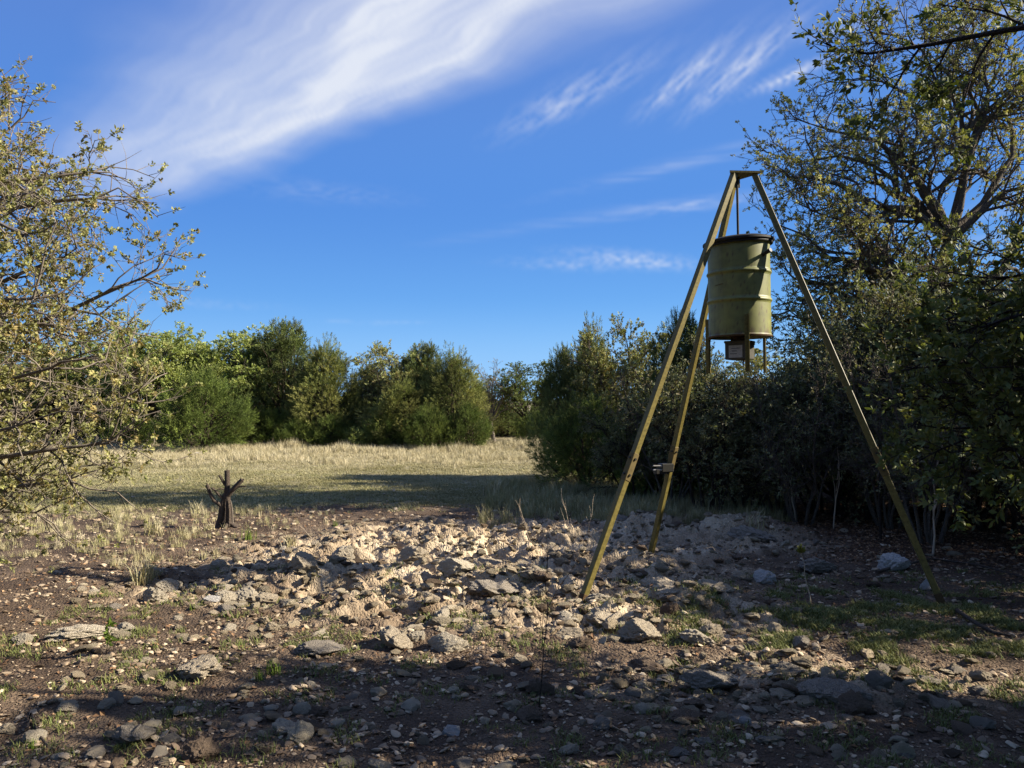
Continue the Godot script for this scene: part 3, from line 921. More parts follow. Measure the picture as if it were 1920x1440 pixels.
func build_stones() -> void:
	build_ico()
	var big := []
	for k in 7: big.append(stone_mesh(500 + k, 4, 9, 0.5, 0.10 if k % 2 else 0.22))
	var mid := []
	for k in 9: mid.append(stone_mesh(520 + k, 3, 10, 0.45, 0.08))
	var small := []
	for k in 8: small.append(stone_mesh(540 + k, 2, 9, 0.45, 0.0))
	# the stones one can point to: column, foot row, width and height in photograph pixels, material, variant, tilt, label
	var told := [
		[368, 1266, 96, 44, "tan", 0, 0.05, "flat topped tan stone with a deep shadow on its left, left foreground"],
		[250, 1391, 74, 40, "grey", 1, 0.1, "grey angular stone low in the left foreground"],
		[150, 1200, 128, 30, "cream", 2, 0.0, "long flat cream slab near the left edge"],
		[236, 1184, 44, 20, "cream", 3, 0.0, "small cream stone at the right end of the flat cream slab"],
		[40, 1204, 38, 24, "cream", 4, 0.1, "cream stone left of the flat cream slab"],
		[288, 1131, 44, 38, "cream", 3, 0.1, "cream block below the grass clump, the lower of two"],
		[313, 1110, 48, 34, "cream", 4, 0.0, "cream block beside the grass clump, the upper of two"],
		[122, 1332, 60, 20, "tan", 5, 0.0, "thin flat tan stone in the left foreground shade"],
		[200, 1326, 34, 22, "cream", 6, 0.3, "tilted cream flake right of the thin flat stone"],
		[14, 1372, 36, 24, "tan", 0, 0.0, "tan stone at the left edge low in the picture"],
		[420, 1118, 42, 36, "cream", 1, 0.2, "yellowish upright stone in the row below the dark shadow"],
		[462, 1122, 50, 34, "cream", 5, 0.0, "broad cream stone in the row below the dark shadow"],
		[503, 1112, 40, 30, "tan", 2, 0.0, "third stone of the row below the dark shadow"],
		[566, 1106, 66, 50, "tan", 6, -0.1, "leaning tan boulder at the right end of the dark shadow"],
		[611, 1134, 42, 40, "brown", 3, 0.2, "dark reddish brown stone right of the row of cream stones"],
		[396, 1124, 32, 14, "white", 4, 0.0, "white flat chip left of the row of cream stones"],
		[742, 1218, 72, 44, "tan", 1, -0.25, "sloping tan boulder on the centre ground"],
		[838, 1222, 76, 50, "cream", 5, 0.1, "pale pitted boulder right of the sloping tan boulder"],
		[785, 1203, 30, 26, "cream", 2, 0.3, "small pale wedge between the two centre boulders"],
		[930, 1120, 112, 40, "grey", 1, 0.0, "long dark pitted rock with black shadow under it, centre"],
		[858, 1092, 72, 50, "cream", 3, 0.1, "pale boulder at the upper left of the long pitted rock"],
		[912, 1096, 56, 34, "cream", 0, 0.0, "whitish boulder resting behind the long pitted rock"],
		[920, 1066, 54, 34, "tan", 2, 0.0, "brown shadowed boulder on the ledge, left of two"],
		[978, 1064, 62, 30, "tan", 4, 0.0, "brown boulder on the ledge, right of two"],
		[872, 1056, 46, 28, "tan", 6, 0.0, "wedge shaped tan boulder at the ledge's left end"],
		[1250, 1128, 112, 54, "tan", 5, 0.0, "large rounded boulder with dark front right of the front leg"],
		[1150, 1140, 104, 48, "tan", 1, 0.0, "large boulder touching the right of the front leg"],
		[1206, 1202, 86, 46, "tan", 6, -0.2, "boulder with sunlit top and dark face below the front leg"],
		[1312, 1206, 66, 34, "cream", 2, -0.15, "pale pair of lit rocks, the right front one"],
		[1332, 1190, 44, 26, "tan", 0, 0.0, "lit rock just behind the pale one near the shade edge"],
		[1256, 1156, 38, 30, "brown", 3, 0.5, "pointed brown stone under the large rounded boulder"],
		[1066, 1190, 54, 32, "tan", 4, 0.2, "rough stone left below the front leg's foot"],
		[1088, 1214, 44, 26, "brown", 0, 0.0, "dark low stone at the edge of the shade"],
		[1130, 1158, 60, 26, "cream", 2, 0.0, "pale slab before the front leg's foot"],
		[1060, 1162, 56, 26, "cream", 5, 0.0, "pale slab left of the front leg's foot"],
		[1016, 1300, 58, 42, "brown", 2, 0.1, "brown grey stone behind the thin sapling, centre foreground"],
		[992, 1346, 54, 34, "brown", 6, 0.0, "low brown stone before the thin sapling"],
		[1206, 1334, 34, 22, "cream", 1, 0.0, "cream stone in the shaded foreground"],
		[1186, 1305, 34, 18, "grey", 4, 0.0, "grey stone above the cream stone in the shade"],
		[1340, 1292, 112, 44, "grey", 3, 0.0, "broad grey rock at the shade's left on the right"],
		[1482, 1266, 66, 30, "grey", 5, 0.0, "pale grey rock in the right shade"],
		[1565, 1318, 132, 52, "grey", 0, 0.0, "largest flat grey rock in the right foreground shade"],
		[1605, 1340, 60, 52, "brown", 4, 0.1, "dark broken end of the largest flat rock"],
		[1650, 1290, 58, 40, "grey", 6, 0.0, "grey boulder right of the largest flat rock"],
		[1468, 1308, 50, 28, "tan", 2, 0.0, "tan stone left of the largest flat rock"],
		[1395, 1354, 24, 20, "white", 1, 0.2, "small bright white stone in the right foreground"],
		[1680, 1070, 62, 40, "white", 6, 0.25, "white tilted block behind the right leg's foot"],
		[1434, 1098, 42, 32, "white", 3, 0.0, "grey white stone in the middle of the shade under the tripod"],
		[1736, 1104, 28, 26, "white", 5, 0.0, "small white stone beside the right leg's foot"],
		[1694, 1138, 26, 12, "white", 2, 0.0, "flat white chip left of the right leg's foot"],
		[1385, 1090, 34, 22, "tan", 4, 0.0, "tan stone catching sun left of the grey white stone"],
		[846, 1374, 34, 22, "white", 4, 0.1, "bluish white stone in the dark centre foreground"],
		[1066, 1410, 40, 20, "cream", 0, 0.1, "flat pale stone at the bottom of the picture"],
		[566, 1338, 36, 34, "cream", 1, 0.6, "pale flake standing on edge in the foreground"],
		[597, 1340, 36, 24, "brown", 3, 0.0, "brown stone beside the flake standing on edge"],
		[592, 1230, 104, 26, "grey", 6, 0.0, "grey bedrock hump left of the sloping boulder"],
		[612, 1250, 26, 14, "cream", 2, 0.0, "cream chip before the grey bedrock hump"],
		[375, 1425, 70, 50, "brown", 4, 0.0, "dark mossy stone at the bottom left"],
		[325, 1388, 36, 22, "tan", 5, 0.0, "tan stone right of the grey angular stone"],
		[1840, 1362, 48, 24, "grey", 3, 0.0, "grey stone low at the right"],
		[1836, 1300, 36, 20, "grey", 1, 0.0, "grey stone above the low one at the right"],
		[1745, 1275, 42, 22, "grey", 2, 0.0, "grey stone in the grass at the right"],
		[1285, 1352, 70, 26, "brown", 0, 0.0, "low dark rock left of the small bright white stone"],
		[1215, 1252, 70, 34, "brown", 5, 0.0, "dark brown rock at the shade edge below the lit boulder"],
		[905, 1045, 40, 18, "cream", 1, 0.0, "small pale stone above the ledge"],
		[640, 1050, 46, 34, "cream", 0, 0.2, "pale upright stone behind the dark shadow"],
		[700, 1075, 60, 26, "cream", 5, 0.0, "low cream hump left of the pale boulder"],
		[775, 1058, 54, 36, "tan", 3, 0.0, "broken tan rock with a hollow, on the ledge"],
		[1010, 1095, 70, 30, "tan", 2, 0.0, "tan rock between the long pitted rock and the front leg"],
		[1345, 1128, 76, 30, "tan", 1, 0.0, "low knobbly rock right of the large rounded boulder"],
		[1160, 990, 46, 22, "grey", 6, 0.0, "grey rock behind the front leg"],
		[1420, 1020, 90, 46, "grey", 3, 0.0, "grey ledge rock in the shade behind the stones"],
		[1540, 1075, 70, 40, "grey", 2, 0.0, "dark grey rock in the hollow of the shade"],
		[372, 852, 14, 7, "white", 2, 0.0, "white stone lying far out in the dry grass"],
	]
	for k in told.size():
		var t: Array = told[k]
		var at := spot(t[0], t[1])
		var d := -at.z
		var w: float = t[2] / FOCAL * d
		var h: float = t[3] / FOCAL * d
		rng.seed = 600 + k
		var set_: Array = big if t[2] > 55 else mid
		var sk := 0.28
		place_stone(set_[t[5] % set_.size()], M["stone_" + t[4]], at + Vector3(0, 0, -w * 0.28), w * 1.05, h * 0.98, w * rng.randf_range(0.6, 0.9), rng.randf_range(-0.4, 0.4), t[6], sk, t[7], "", "boulder" if t[2] > 60 else "stone")
	# the lesser stones, told apart by tone, size and what they lie beside
	rng.seed = 700
	var marks := [
		[1087, 1134, "the front tripod leg's foot"], [1763, 1134, "the right tripod leg's foot"], [1213, 1044, "the rear tripod leg's foot"], [430, 988, "the stump"], [272, 1092, "the large grass clump"],
		[368, 1266, "the flat topped tan stone"], [150, 1200, "the long cream slab"], [250, 1391, "the grey angular stone"], [516, 1262, "the dark green tuft"], [611, 1134, "the reddish brown stone"],
		[460, 1120, "the row of cream stones"], [566, 1106, "the leaning tan boulder"], [742, 1218, "the sloping tan boulder"], [838, 1222, "the pale pitted boulder"], [930, 1120, "the long pitted rock"],
		[858, 1092, "the pale upper boulder"], [978, 1064, "the brown ledge boulders"], [1250, 1128, "the large rounded boulder"], [1206, 1202, "the boulder with the sunlit top"], [1312, 1206, "the pale lit rocks"],
		[1016, 1300, "the thin sapling"], [1206, 1334, "the cream stone in the shade"], [1340, 1292, "the broad grey rock"], [1565, 1318, "the largest flat grey rock"], [1680, 1070, "the white tilted block"],
		[1434, 1098, "the grey white stone"], [846, 1374, "the bluish white stone"], [592, 1230, "the grey bedrock hump"], [1840, 1362, "the low grey stone"], [705, 1010, "the ledge top"], [640, 1160, "the sunlit gravel"], [1120, 1240, "the shade edge"], [700, 1330, "the shaded left foreground"],
	]
	var mark_at := []
	for m in marks: mark_at.append(spot(m[0], m[1]))
	var zones := [[-1.3, 1.9, -8.9, -5.6, 90], [-3.6, -1.2, -8.6, -5.2, 50], [0.2, 2.9, -5.2, -3.4, 42], [-2.6, 0.2, -5.0, -3.3, 28], [1.2, 3.6, -9.4, -6.6, 24]]
	var told_twice := {}
	for zn in zones:
		var made := 0
		while made < zn[4]:
			var x := rng.randf_range(zn[0], zn[1])
			var z := rng.randf_range(zn[2], zn[3])
			if rng.randf() > 0.35 + rocky(x, z): continue
			var w := rng.randf_range(0.055, 0.13) * (1.5 if rng.randf() < 0.18 else 1.0)
			var hh := w * rng.randf_range(0.28, 0.68)
			var tilt := rng.randf_range(-0.35, 0.35)
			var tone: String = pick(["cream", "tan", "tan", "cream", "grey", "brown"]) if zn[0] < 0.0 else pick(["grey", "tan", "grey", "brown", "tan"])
			var near := 0
			for k in mark_at.size():
				if Vector2(x, z).distance_to(Vector2(mark_at[k].x, mark_at[k].z)) < Vector2(x, z).distance_to(Vector2(mark_at[near].x, mark_at[near].z)): near = k
			var off := Vector2(x - mark_at[near].x, z - mark_at[near].z)
			var dirs := ["right of", "front right of", "in front of", "front left of", "left of", "behind left of", "behind", "behind right of"]
			var side: String = dirs[posmod(roundi(off.angle() / (PI / 4.0)), 8)]
			var looks := ("tiny" if w < 0.075 else "small" if w < 0.11 else "fist sized" if w < 0.14 else "larger") + (" flat" if hh / w < 0.38 else " upright" if hh / w > 0.6 else "") + (" tilted" if absf(tilt) > 0.22 else "")
			var label := "%s %s stone %s %s" % [looks, tone, side, marks[near][2]]
			if told_twice.has(label): continue
			told_twice[label] = true
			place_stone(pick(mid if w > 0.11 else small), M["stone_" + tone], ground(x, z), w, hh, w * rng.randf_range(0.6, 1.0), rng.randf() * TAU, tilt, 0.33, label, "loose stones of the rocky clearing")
			made += 1
	# rubble of the ledge: broken pieces too many to count
	for k in 6:
		rng.seed = 580 + k
		var rub: Mesh = mid[k] if k < 3 else small[k]
		var spots := []
		while spots.size() < 430:
			var d := 3.4 * pow(10.8 / 3.4, rng.randf())
			var x := rng.randf_range(-0.62, 0.62) * d
			if rng.randf() > 0.06 + pow(rocky(x, -d), 1.5): continue
			spots.append(Vector2(x, -d))
		var rm := MultiMesh.new()
		rm.transform_format = MultiMesh.TRANSFORM_3D
		rm.use_colors = true
		rm.mesh = rub
		rm.instance_count = spots.size()
		for j in spots.size():
			var q: Vector2 = spots[j]
			var w := rng.randf_range(0.016, 0.036) + 0.035 * pow(rng.randf(), 4.0)
			var b := (Basis(Vector3.UP, rng.randf() * TAU) * Basis(Vector3(1, 0, 0), rng.randfn() * 0.35)).scaled_local(Vector3(w * rng.randf_range(0.9, 1.6), w * rng.randf_range(0.3, 0.75), w))
			rm.set_instance_transform(j, Transform3D(b, ground(q.x, q.y) + Vector3.UP * w * 0.2))
			var f := rng.randf_range(0.72, 1.12)
			rm.set_instance_color(j, Color(0.97 * f, 0.96 * f, 0.93 * f))
		var ro := MultiMeshInstance3D.new()
		ro.name = numbered("rubble")
		ro.multimesh = rm
		ro.material_override = M["stone_" + ["tan", "cream", "tan", "brown", "cream", "tan"][k]]
		add_child(ro)
		tag(ro, "broken limestone rubble strewn over the ledge", "rubble", "rubble on the clearing", "stuff")
	# gravel: chips nobody could count
	var chips := []
	for k in 5: chips.append(stone_mesh(560 + k, 1, 12, 0.7, 0.0))
	var cols := [Color(0.63, 0.56, 0.465), Color(0.53, 0.465, 0.385), Color(0.43, 0.375, 0.315), Color(0.72, 0.655, 0.555), Color(0.37, 0.315, 0.265), Color(0.47, 0.41, 0.345)]
	for k in 5:
		rng.seed = 570 + k
		var mm := MultiMesh.new()
		mm.transform_format = MultiMesh.TRANSFORM_3D
		mm.use_colors = true
		mm.mesh = chips[k]
		var xf := []
		while xf.size() < 6800:
			var d := 2.7 * pow(13.5 / 2.7, rng.randf())
			var x := rng.randf_range(-1.0, 1.0) * (0.72 * d + 0.6)
			var p := 0.30 + 0.30 * rocky(x, -d) + 0.50 * noise_patch.get_noise_2d(x * 2.5, d * 2.5 + 50.0)
			p *= 1.0 - 0.85 * field(x, -d)
			if rng.randf() > p: continue
			xf.append(Vector2(x, -d))
		mm.instance_count = xf.size()
		for j in xf.size():
			var q: Vector2 = xf[j]
			var s := rng.randf_range(0.003, 0.0085) + (0.022 * pow(rng.randf(), 6.0))
			s *= 0.8 + 0.06 * -q.y
			var b := along((Vector3.UP + rv() * 0.4).normalized()).scaled_local(Vector3(s * rng.randf_range(0.8, 1.5), s * rng.randf_range(0.22, 0.6), s))
			mm.set_instance_transform(j, Transform3D(b, ground(q.x, q.y) + Vector3.UP * s * 0.25))
			var c: Color = (pick(cols) as Color).lerp(pick(cols), rng.randf())
			mm.set_instance_color(j, c)
		var o := MultiMeshInstance3D.new()
		o.name = numbered("gravel")
		o.multimesh = mm
		o.material_override = M.gravel
		add_child(o)
		tag(o, "pale limestone gravel scattered over the bare soil and the rock ledge", "gravel", "gravel on the clearing", "stuff")

# ---------------------------------------------------------------- grass and litter
func scatter(called: String, tmpl: PackedVector3Array, places: Array, label: String, category: String, m: Material, group := "") -> void:
	# places: [Transform3D, Color]
	var s := Soup.new()
	s.add(Transform3D(), tmpl, Color.WHITE)
	var mm := MultiMesh.new()
	mm.transform_format = MultiMesh.TRANSFORM_3D
	mm.use_colors = true
	mm.mesh = s.mesh()
	mm.instance_count = places.size()
	for k in places.size():
		mm.set_instance_transform(k, places[k][0])
		mm.set_instance_color(k, places[k][1])
	var o := MultiMeshInstance3D.new()
	o.name = numbered(called)
	o.multimesh = mm
	o.material_override = m
	add_child(o)
	tag(o, label, category, group, "stuff")

func build_grass() -> void:
	rng.seed = 801
	var straw := [Color(0.72, 0.68, 0.55), Color(0.65, 0.61, 0.49), Color(0.77, 0.73, 0.61), Color(0.58, 0.55, 0.42)]
	var green := [Color(0.50, 0.50, 0.33), Color(0.57, 0.55, 0.38), Color(0.45, 0.455, 0.30), Color(0.63, 0.60, 0.44)]
	var short_t := blade_tuft(16, 0.5, 0.7, 0.045)
	var tall_t := blade_tuft(18, 0.13, 0.42, 0.012)
	# short turf over the field
	var a := []
	while a.size() < 42000:
		var d := 8.5 * pow(28.5 / 8.5, rng.randf())
		var x := rng.randf_range(-0.70 * d - 1.0, 0.30 * d)
		if rng.randf() > field(x, -d) * (0.75 + 0.6 * noise_patch.get_noise_2d(x * 1.5, d * 1.5)): continue
		var s := rng.randf_range(0.020, 0.055) * (0.7 + d * 0.022)
		var far := clampf((d - 14.0) / 6.0 + 0.5 * noise_patch.get_noise_2d(x, d), 0.0, 1.0)
		var c: Color = (pick(green) as Color).lerp(pick(straw), clampf(far * 0.75 + rng.randf() * 0.3, 0.0, 1.0))
		c = c.lerp(Color(0.44, 0.42, 0.28), clampf(0.15 + 0.9 * noise_patch.get_noise_2d(x * 0.45 + 70.0, d * 0.8), 0.0, 0.6))
		a.append([Transform3D(Basis(Vector3.UP, rng.randf() * TAU).scaled_local(Vector3(s * 2.0, s, s * 2.0)), ground(x, -d)), c])
	scatter("grass", short_t, a, "short dry green and tan turf of the open field", "grass", M.grass)
	# tall straw along the feet of the far trees
	a = []
	while a.size() < 15000:
		var d := rng.randf_range(17.5, 28.0)
		var x := rng.randf_range(-0.70 * d, 0.12 * d)
		if rng.randf() > smoothstep(18.0, 23.0, d + 2.2 * noise_patch.get_noise_2d(x * 0.7, d * 0.7)) * (0.35 + 1.3 * smoothstep(-0.15, 0.3, noise_patch.get_noise_2d(x * 1.1 + 31.0, d * 1.1))): continue
		var s := rng.randf_range(0.12, 0.28) * (1.0 + 1.1 * noise_patch.get_noise_2d(x * 0.9, d * 0.9 + 9.0)) * (0.75 + 0.5 * smoothstep(22.0, 26.0, d))
		a.append([Transform3D(Basis(Vector3.UP, rng.randf() * TAU).scaled_local(Vector3(s, s, s)), ground(x, -d)), (pick(straw) as Color).lerp(pick(straw), rng.randf())])
	scatter("tall_grass", tall_t, a, "tall dry straw coloured grass at the feet of the far trees", "grass", M.grass)
	# thin straw and weeds under the left oak and round the stump
	a = []
	while a.size() < 1000:
		var x := rng.randf_range(-7.0, -2.1)
		var z := rng.randf_range(-11.5, -6.6)
		var p := smoothstep(-2.2, -4.2, x + 0.9 * noise_patch.get_noise_2d(x * 2.0, z * 2.0)) * smoothstep(-6.8, -7.9, z + 0.5 * noise_patch.get_noise_2d(x * 3.0, z * 3.0)) * smoothstep(-0.15, 0.25, noise_patch.get_noise_2d(x * 2.6 + 11.0, z * 2.6))
		if rng.randf() > p: continue
		var s := rng.randf_range(0.04, 0.10) + 0.09 * pow(rng.randf(), 3.0)
		a.append([Transform3D(Basis(Vector3.UP, rng.randf() * TAU).scaled_local(Vector3(s * 1.2, s, s * 1.2)), ground(x, z)), (pick(straw) as Color).lerp(pick(green), rng.randf() * 0.8)])
	scatter("dry_grass", tall_t, a, "dry straw grass and weeds under the left oak", "grass", M.grass)
	# green patches in the half shade on the right and thin blades in the foreground
	a = []
	while a.size() < 6500:
		var x := rng.randf_range(-3.4, 4.6)
		var z := rng.randf_range(-7.2, -3.2)
		var p := bump(x, z, 2.6, -5.6, 2.2, 1.1) + 0.5 * bump(x, z, 3.0, -4.2, 1.2, 1.2) + 0.10
		p *= smoothstep(-0.1, 0.35, noise_patch.get_noise_2d(x * 3.5 + 3.0, z * 3.5))
		if rng.randf() > p: continue
		var s := rng.randf_range(0.02, 0.055)
		a.append([Transform3D(Basis(Vector3.UP, rng.randf() * TAU).scaled_local(Vector3(s * 1.4, s, s * 1.4)), ground(x, z)), Color(0.35, 0.39, 0.22).lerp(Color(0.47, 0.47, 0.29), rng.randf())])
	scatter("grass_patch", short_t, a, "short green grass in patches across the shaded foreground", "grass", M.grass)
	# grass by the right hand trees
	a = []
	while a.size() < 3800:
		var d := rng.randf_range(9.8, 15.0)
		var x := rng.randf_range(-0.4, 0.36 * d)
		if rng.randf() > 0.35 + 0.9 * noise_patch.get_noise_2d(x * 1.2, d * 1.2): continue
		var s := rng.randf_range(0.10, 0.28)
		a.append([Transform3D(Basis(Vector3.UP, rng.randf() * TAU).scaled_local(Vector3(s, s, s)), ground(x, -d)), (pick(green) as Color).lerp(pick(straw), rng.randf() * 0.6)])
	scatter("rough_grass", tall_t, a, "rough green and straw grass at the feet of the right hand trees", "grass", M.grass)
	# leaf litter
	var lf := PackedVector3Array()
	tri(lf, Vector3(0, 0, 0), Vector3(0.3, 0.12, 0.5), Vector3(0, 0.05, 1)); tri(lf, Vector3(0, 0, 0), Vector3(0, 0.05, 1), Vector3(-0.3, 0.15, 0.5))
	a = []
	while a.size() < 26000:
		var x := rng.randf_range(-4.5, 7.5)
		var z := rng.randf_range(-12.0, -3.0)
		var p := litter(x, z) + 0.10 * (1.0 - rocky(x, z))
		if rng.randf() > p: continue
		var s := rng.randf_range(0.02, 0.045)
		a.append([Transform3D(along((Vector3.UP + rv() * 0.5).normalized()).scaled_local(Vector3.ONE * s), ground(x, z) + Vector3.UP * 0.006), Color(0.42, 0.32, 0.24).lerp(Color(0.66, 0.55, 0.42), rng.randf() * rng.randf())])
	scatter("leaf_litter", lf, a, "brown fallen leaves thick under the thicket and thin on the soil", "leaves", M.litter)
	# the tufts one can point to
	var tufts := [
		[272, 1092, 0.30, "straw", 90, "large grass clump beside the two cream blocks"],
		[516, 1262, 0.13, "green", 60, "dark green grass tuft in the left foreground"],
		[490, 1272, 0.09, "green", 60, "low green grass tuft left of the dark tuft"],
		[545, 1020, 0.22, "straw", 50, "thin grass clump right of the stump"],
		[372, 962, 0.24, "straw", 50, "pale straw clump left of the stump"],
		[470, 1010, 0.20, "green", 50, "weedy tuft at the stump's right foot"],
		[290, 1000, 0.28, "straw", 70, "straw clump between the left oak and the stump"],
		[70, 1398, 0.07, "green", 50, "small green tuft at the bottom left"],
		[930, 930, 0.45, "straw", 80, "yellow green grass clump in the shade at the field's near edge"],
		[1410, 1000, 0.34, "straw", 60, "dry clump before the thicket under the barrel"],
		[630, 1000, 0.10, "green", 40, "bright green tuft on the rocks right of the stump"],
		[685, 972, 0.06, "green", 40, "little bright green plant above the rocks"],
		[195, 1108, 0.07, "green", 30, "small green sprout left of the grass clump"],
		[365, 1140, 0.08, "green", 30, "green sprout between the cream stones"],
		[455, 1210, 0.07, "green", 30, "bright green sprout in the sunlit soil"],
	]
	for t in tufts:
		var b := blade_tuft(t[4], 0.16, 0.75 if t[3] == "straw" else 0.5, 0.014)
		var s := Soup.new()
		var pal: Array = straw + [green[3], green[1]] if t[3] == "straw" else [Color(0.36, 0.44, 0.17), Color(0.44, 0.52, 0.20), Color(0.30, 0.36, 0.15)]
		for k in range(0, b.size(), 9): s.add(Transform3D(Basis().scaled(Vector3.ONE * t[2]), Vector3.ZERO), b.slice(k, k + 9), pick(pal))
		var o := part("grass_tuft", s.mesh(), M.grass, self)
		o.position = spot(t[0], t[1])
		tag(o, t[5], "grass tuft")

# ---------------------------------------------------------------- feeder
func bar(g: Geo, a: Vector3, b: Vector3, wd: float, face: float, thick := 0.0) -> void:
	# a square steel tube from a to b; one side's normal points to the plan angle face (0 right, 90 to the camera)
	var d := (b - a).normalized()
	var nrm := Vector3(cos(deg_to_rad(face)), 0, sin(deg_to_rad(face)))
	nrm = (nrm - d * nrm.dot(d)).normalized()
	g.box(Transform3D(Basis(nrm, d, nrm.cross(d)), (a + b) * 0.5), Vector3(wd, a.distance_to(b), thick if thick > 0.0 else wd), 0.004)

func build_feeder() -> void:
	var fl := spot(1087, 1134)
	var fr := spot(1763, 1134)
	var bk := spot(1213, 1044)
	var c := Vector3(2.07, 0, -6.95)
	var top := EYE + (LEVEL - 326.0) / FOCAL * 6.95
	var tri_pod := thing("tripod", Vector3(c.x, 0, c.z), "tall olive steel tripod standing astride the rocks with a barrel hung in it", "tripod")
	var o := tri_pod.position
	var tl := Vector3(2.0, top, -6.88)
	var trr := Vector3(2.185, top - 0.01, -6.90)
	var tb := Vector3(2.055, top, -7.07)
	var rows := [[fl, tl, 56.0, 0.052], [fr, trr, 22.0, 0.050], [bk, tb, 50.0, 0.050]]
	for r in rows:
		var d: Vector3 = (r[1] - r[0]).normalized()
		var g := Geo.new()
		bar(g, r[0] - d * 0.06 - o, r[1] - o, r[3], r[2])
		var leg := part("leg", g.mesh(), M.olive_leg, tri_pod)
		# the sleeve that joins lower and upper tube, its bolts, and the rusted foot
		var sl := Geo.new()
		var at0: Vector3 = r[0] + d * 1.05 - o
		bar(sl, at0, at0 + d * 0.24, r[3] + 0.008, r[2])
		part("sleeve", sl.mesh(), M.rust_leg, leg)
		var ft := Geo.new()
		bar(ft, r[0] - d * 0.06 - o, r[0] + d * 0.10 - o, r[3] + 0.005, r[2])
		part("foot", ft.mesh(), M.rust, leg)
		var nb := Vector3(cos(deg_to_rad(r[2])), 0, sin(deg_to_rad(r[2])))
		nb = (nb - d * nb.dot(d)).normalized()
		for side in [nb, nb.cross(d)]:
			for k in [0.05, 0.19]:
				var bo := Geo.new()
				var bp: Vector3 = at0 + d * k + side * (r[3] * 0.5 + 0.003)
				bo.tube(PackedVector3Array([bp, bp + side * 0.012]), PackedFloat32Array([0.011, 0.010]), 6, Color.WHITE, true)
				part("bolt", bo.mesh(), M.dark_metal, leg)
	# the three-cornered plate on which the legs meet
	var st := Geo.new()
	var e := [Vector3(1.945, 0, -6.84), Vector3(2.245, 0, -6.86), Vector3(2.06, 0, -7.14)]
	for k in 3:
		var p: Vector3 = e[k] - o
		var q: Vector3 = e[(k + 1) % 3] - o
		var y0 := top - 0.006
		var y1 := top + 0.012
		st.quad(Transform3D(), Vector3(p.x, y0, p.z), Vector3(p.x, y1, p.z), Vector3(q.x, y1, q.z), Vector3(q.x, y0, q.z), Color.WHITE, true)
	for y in [top - 0.006, top + 0.012]:
		var at := st.v.size()
		for k in 3:
			st.v.append(Vector3(e[k].x - o.x, y, e[k].z - o.z)); st.n.append(Vector3.UP if y > top else Vector3.DOWN); st.c.append(Color.WHITE)
		st.i.append_array(PackedInt32Array([at, at + 2, at + 1] if y > top else [at, at + 1, at + 2]))
	part("top_plate", st.mesh(), M.olive_leg, tri_pod)
	# dark clamp with pale slats on the rear leg
	var dirb := (tb - bk).normalized()
	var at_leg := bk + dirb * ((EYE + (LEVEL - 872.0) / FOCAL * 7.85 - bk.y) / dirb.y)
	var cg := Geo.new()
	cg.box(Transform3D(Basis(Vector3.UP, 0.3), at_leg - o + Vector3(-0.05, 0, 0.03)), Vector3(0.13, 0.085, 0.10), 0.008)
	cg.box(Transform3D(Basis(Vector3.UP, 0.3), at_leg - o + Vector3(-0.10, -0.035, 0.05)), Vector3(0.14, 0.05, 0.07), 0.006)
	var clamp_ := part("clamp_box", cg.mesh(), M.dark_metal, tri_pod)
	for y in [0.022, -0.018]:
		var sg := Geo.new()
		sg.box(Transform3D(Basis(Vector3.UP, 0.1), at_leg - o + Vector3(-0.135, y, 0.085)), Vector3(0.10, 0.013, 0.02), 0.003)
		part("slat", sg.mesh(), M.pale_metal, clamp_)

	# barrel
	var by := EYE + (LEVEL - 634.0) / FOCAL * 6.95 + 0.005
	var bx := Vector3((1388.0 - 960.0) / FOCAL * 6.95, by, -6.95)
	var barrel := thing("feeder_barrel", bx, "olive green steel barrel feeder hanging inside the tripod", "feeder")
	barrel.rotation = Vector3(0.0, 0.0, 0.012)
	var R := 0.272
	var H := 0.845
	var prof := PackedVector2Array([Vector2(0.0, 0.03), Vector2(R - 0.02, 0.03), Vector2(R - 0.012, 0.002), Vector2(R + 0.004, 0.0), Vector2(R + 0.007, 0.012), Vector2(R, 0.024)])
	for hoop in [0.325, 0.575]:
		prof.append_array(PackedVector2Array([Vector2(R, hoop - 0.030), Vector2(R + 0.003, hoop - 0.018), Vector2(R + 0.011, hoop - 0.007), Vector2(R + 0.013, hoop), Vector2(R + 0.011, hoop + 0.007), Vector2(R + 0.003, hoop + 0.018), Vector2(R, hoop + 0.030)]))
	prof.append_array(PackedVector2Array([Vector2(R, H - 0.02), Vector2(R + 0.008, H - 0.012), Vector2(R + 0.008, H), Vector2(0.0, H)]))
	var body := Geo.new()
	var fine := PackedVector2Array()
	for k in prof.size() - 1:
		var cut := maxi(1, int(prof[k].distance_to(prof[k + 1]) / 0.025))
		for j in cut: fine.append(prof[k].lerp(prof[k + 1], float(j) / cut))
	fine.append(prof[prof.size() - 1])
	body.lathe(fine, 160)
	# sun-bleached patches, drip stains below the hoops and lid, rust near the bottom
	for k in body.v.size():
		var q := body.v[k]
		var an := atan2(q.x, q.z)
		var drip := smoothstep(0.12, 0.5, noise_rough.get_noise_2d(an * 7.0, q.y * 0.7 + 3.0)) * 0.20
		var patch := 0.07 * noise_rough.get_noise_2d(an * 1.6 + 4.0, q.y * 2.0)
		var rust := smoothstep(0.10, 0.0, q.y) * smoothstep(-0.1, 0.35, noise_rough.get_noise_2d(an * 4.0, q.y * 9.0)) * 0.8
		rust = maxf(rust, smoothstep(0.40, 0.55, noise_rough.get_noise_2d(an * 9.0 + 7.0, q.y * 22.0)) * 0.7)
		body.c[k] = (Color.WHITE * (0.93 + patch)).lerp(Color(0.68, 0.64, 0.58), drip).lerp(Color(0.62, 0.44, 0.46), rust)
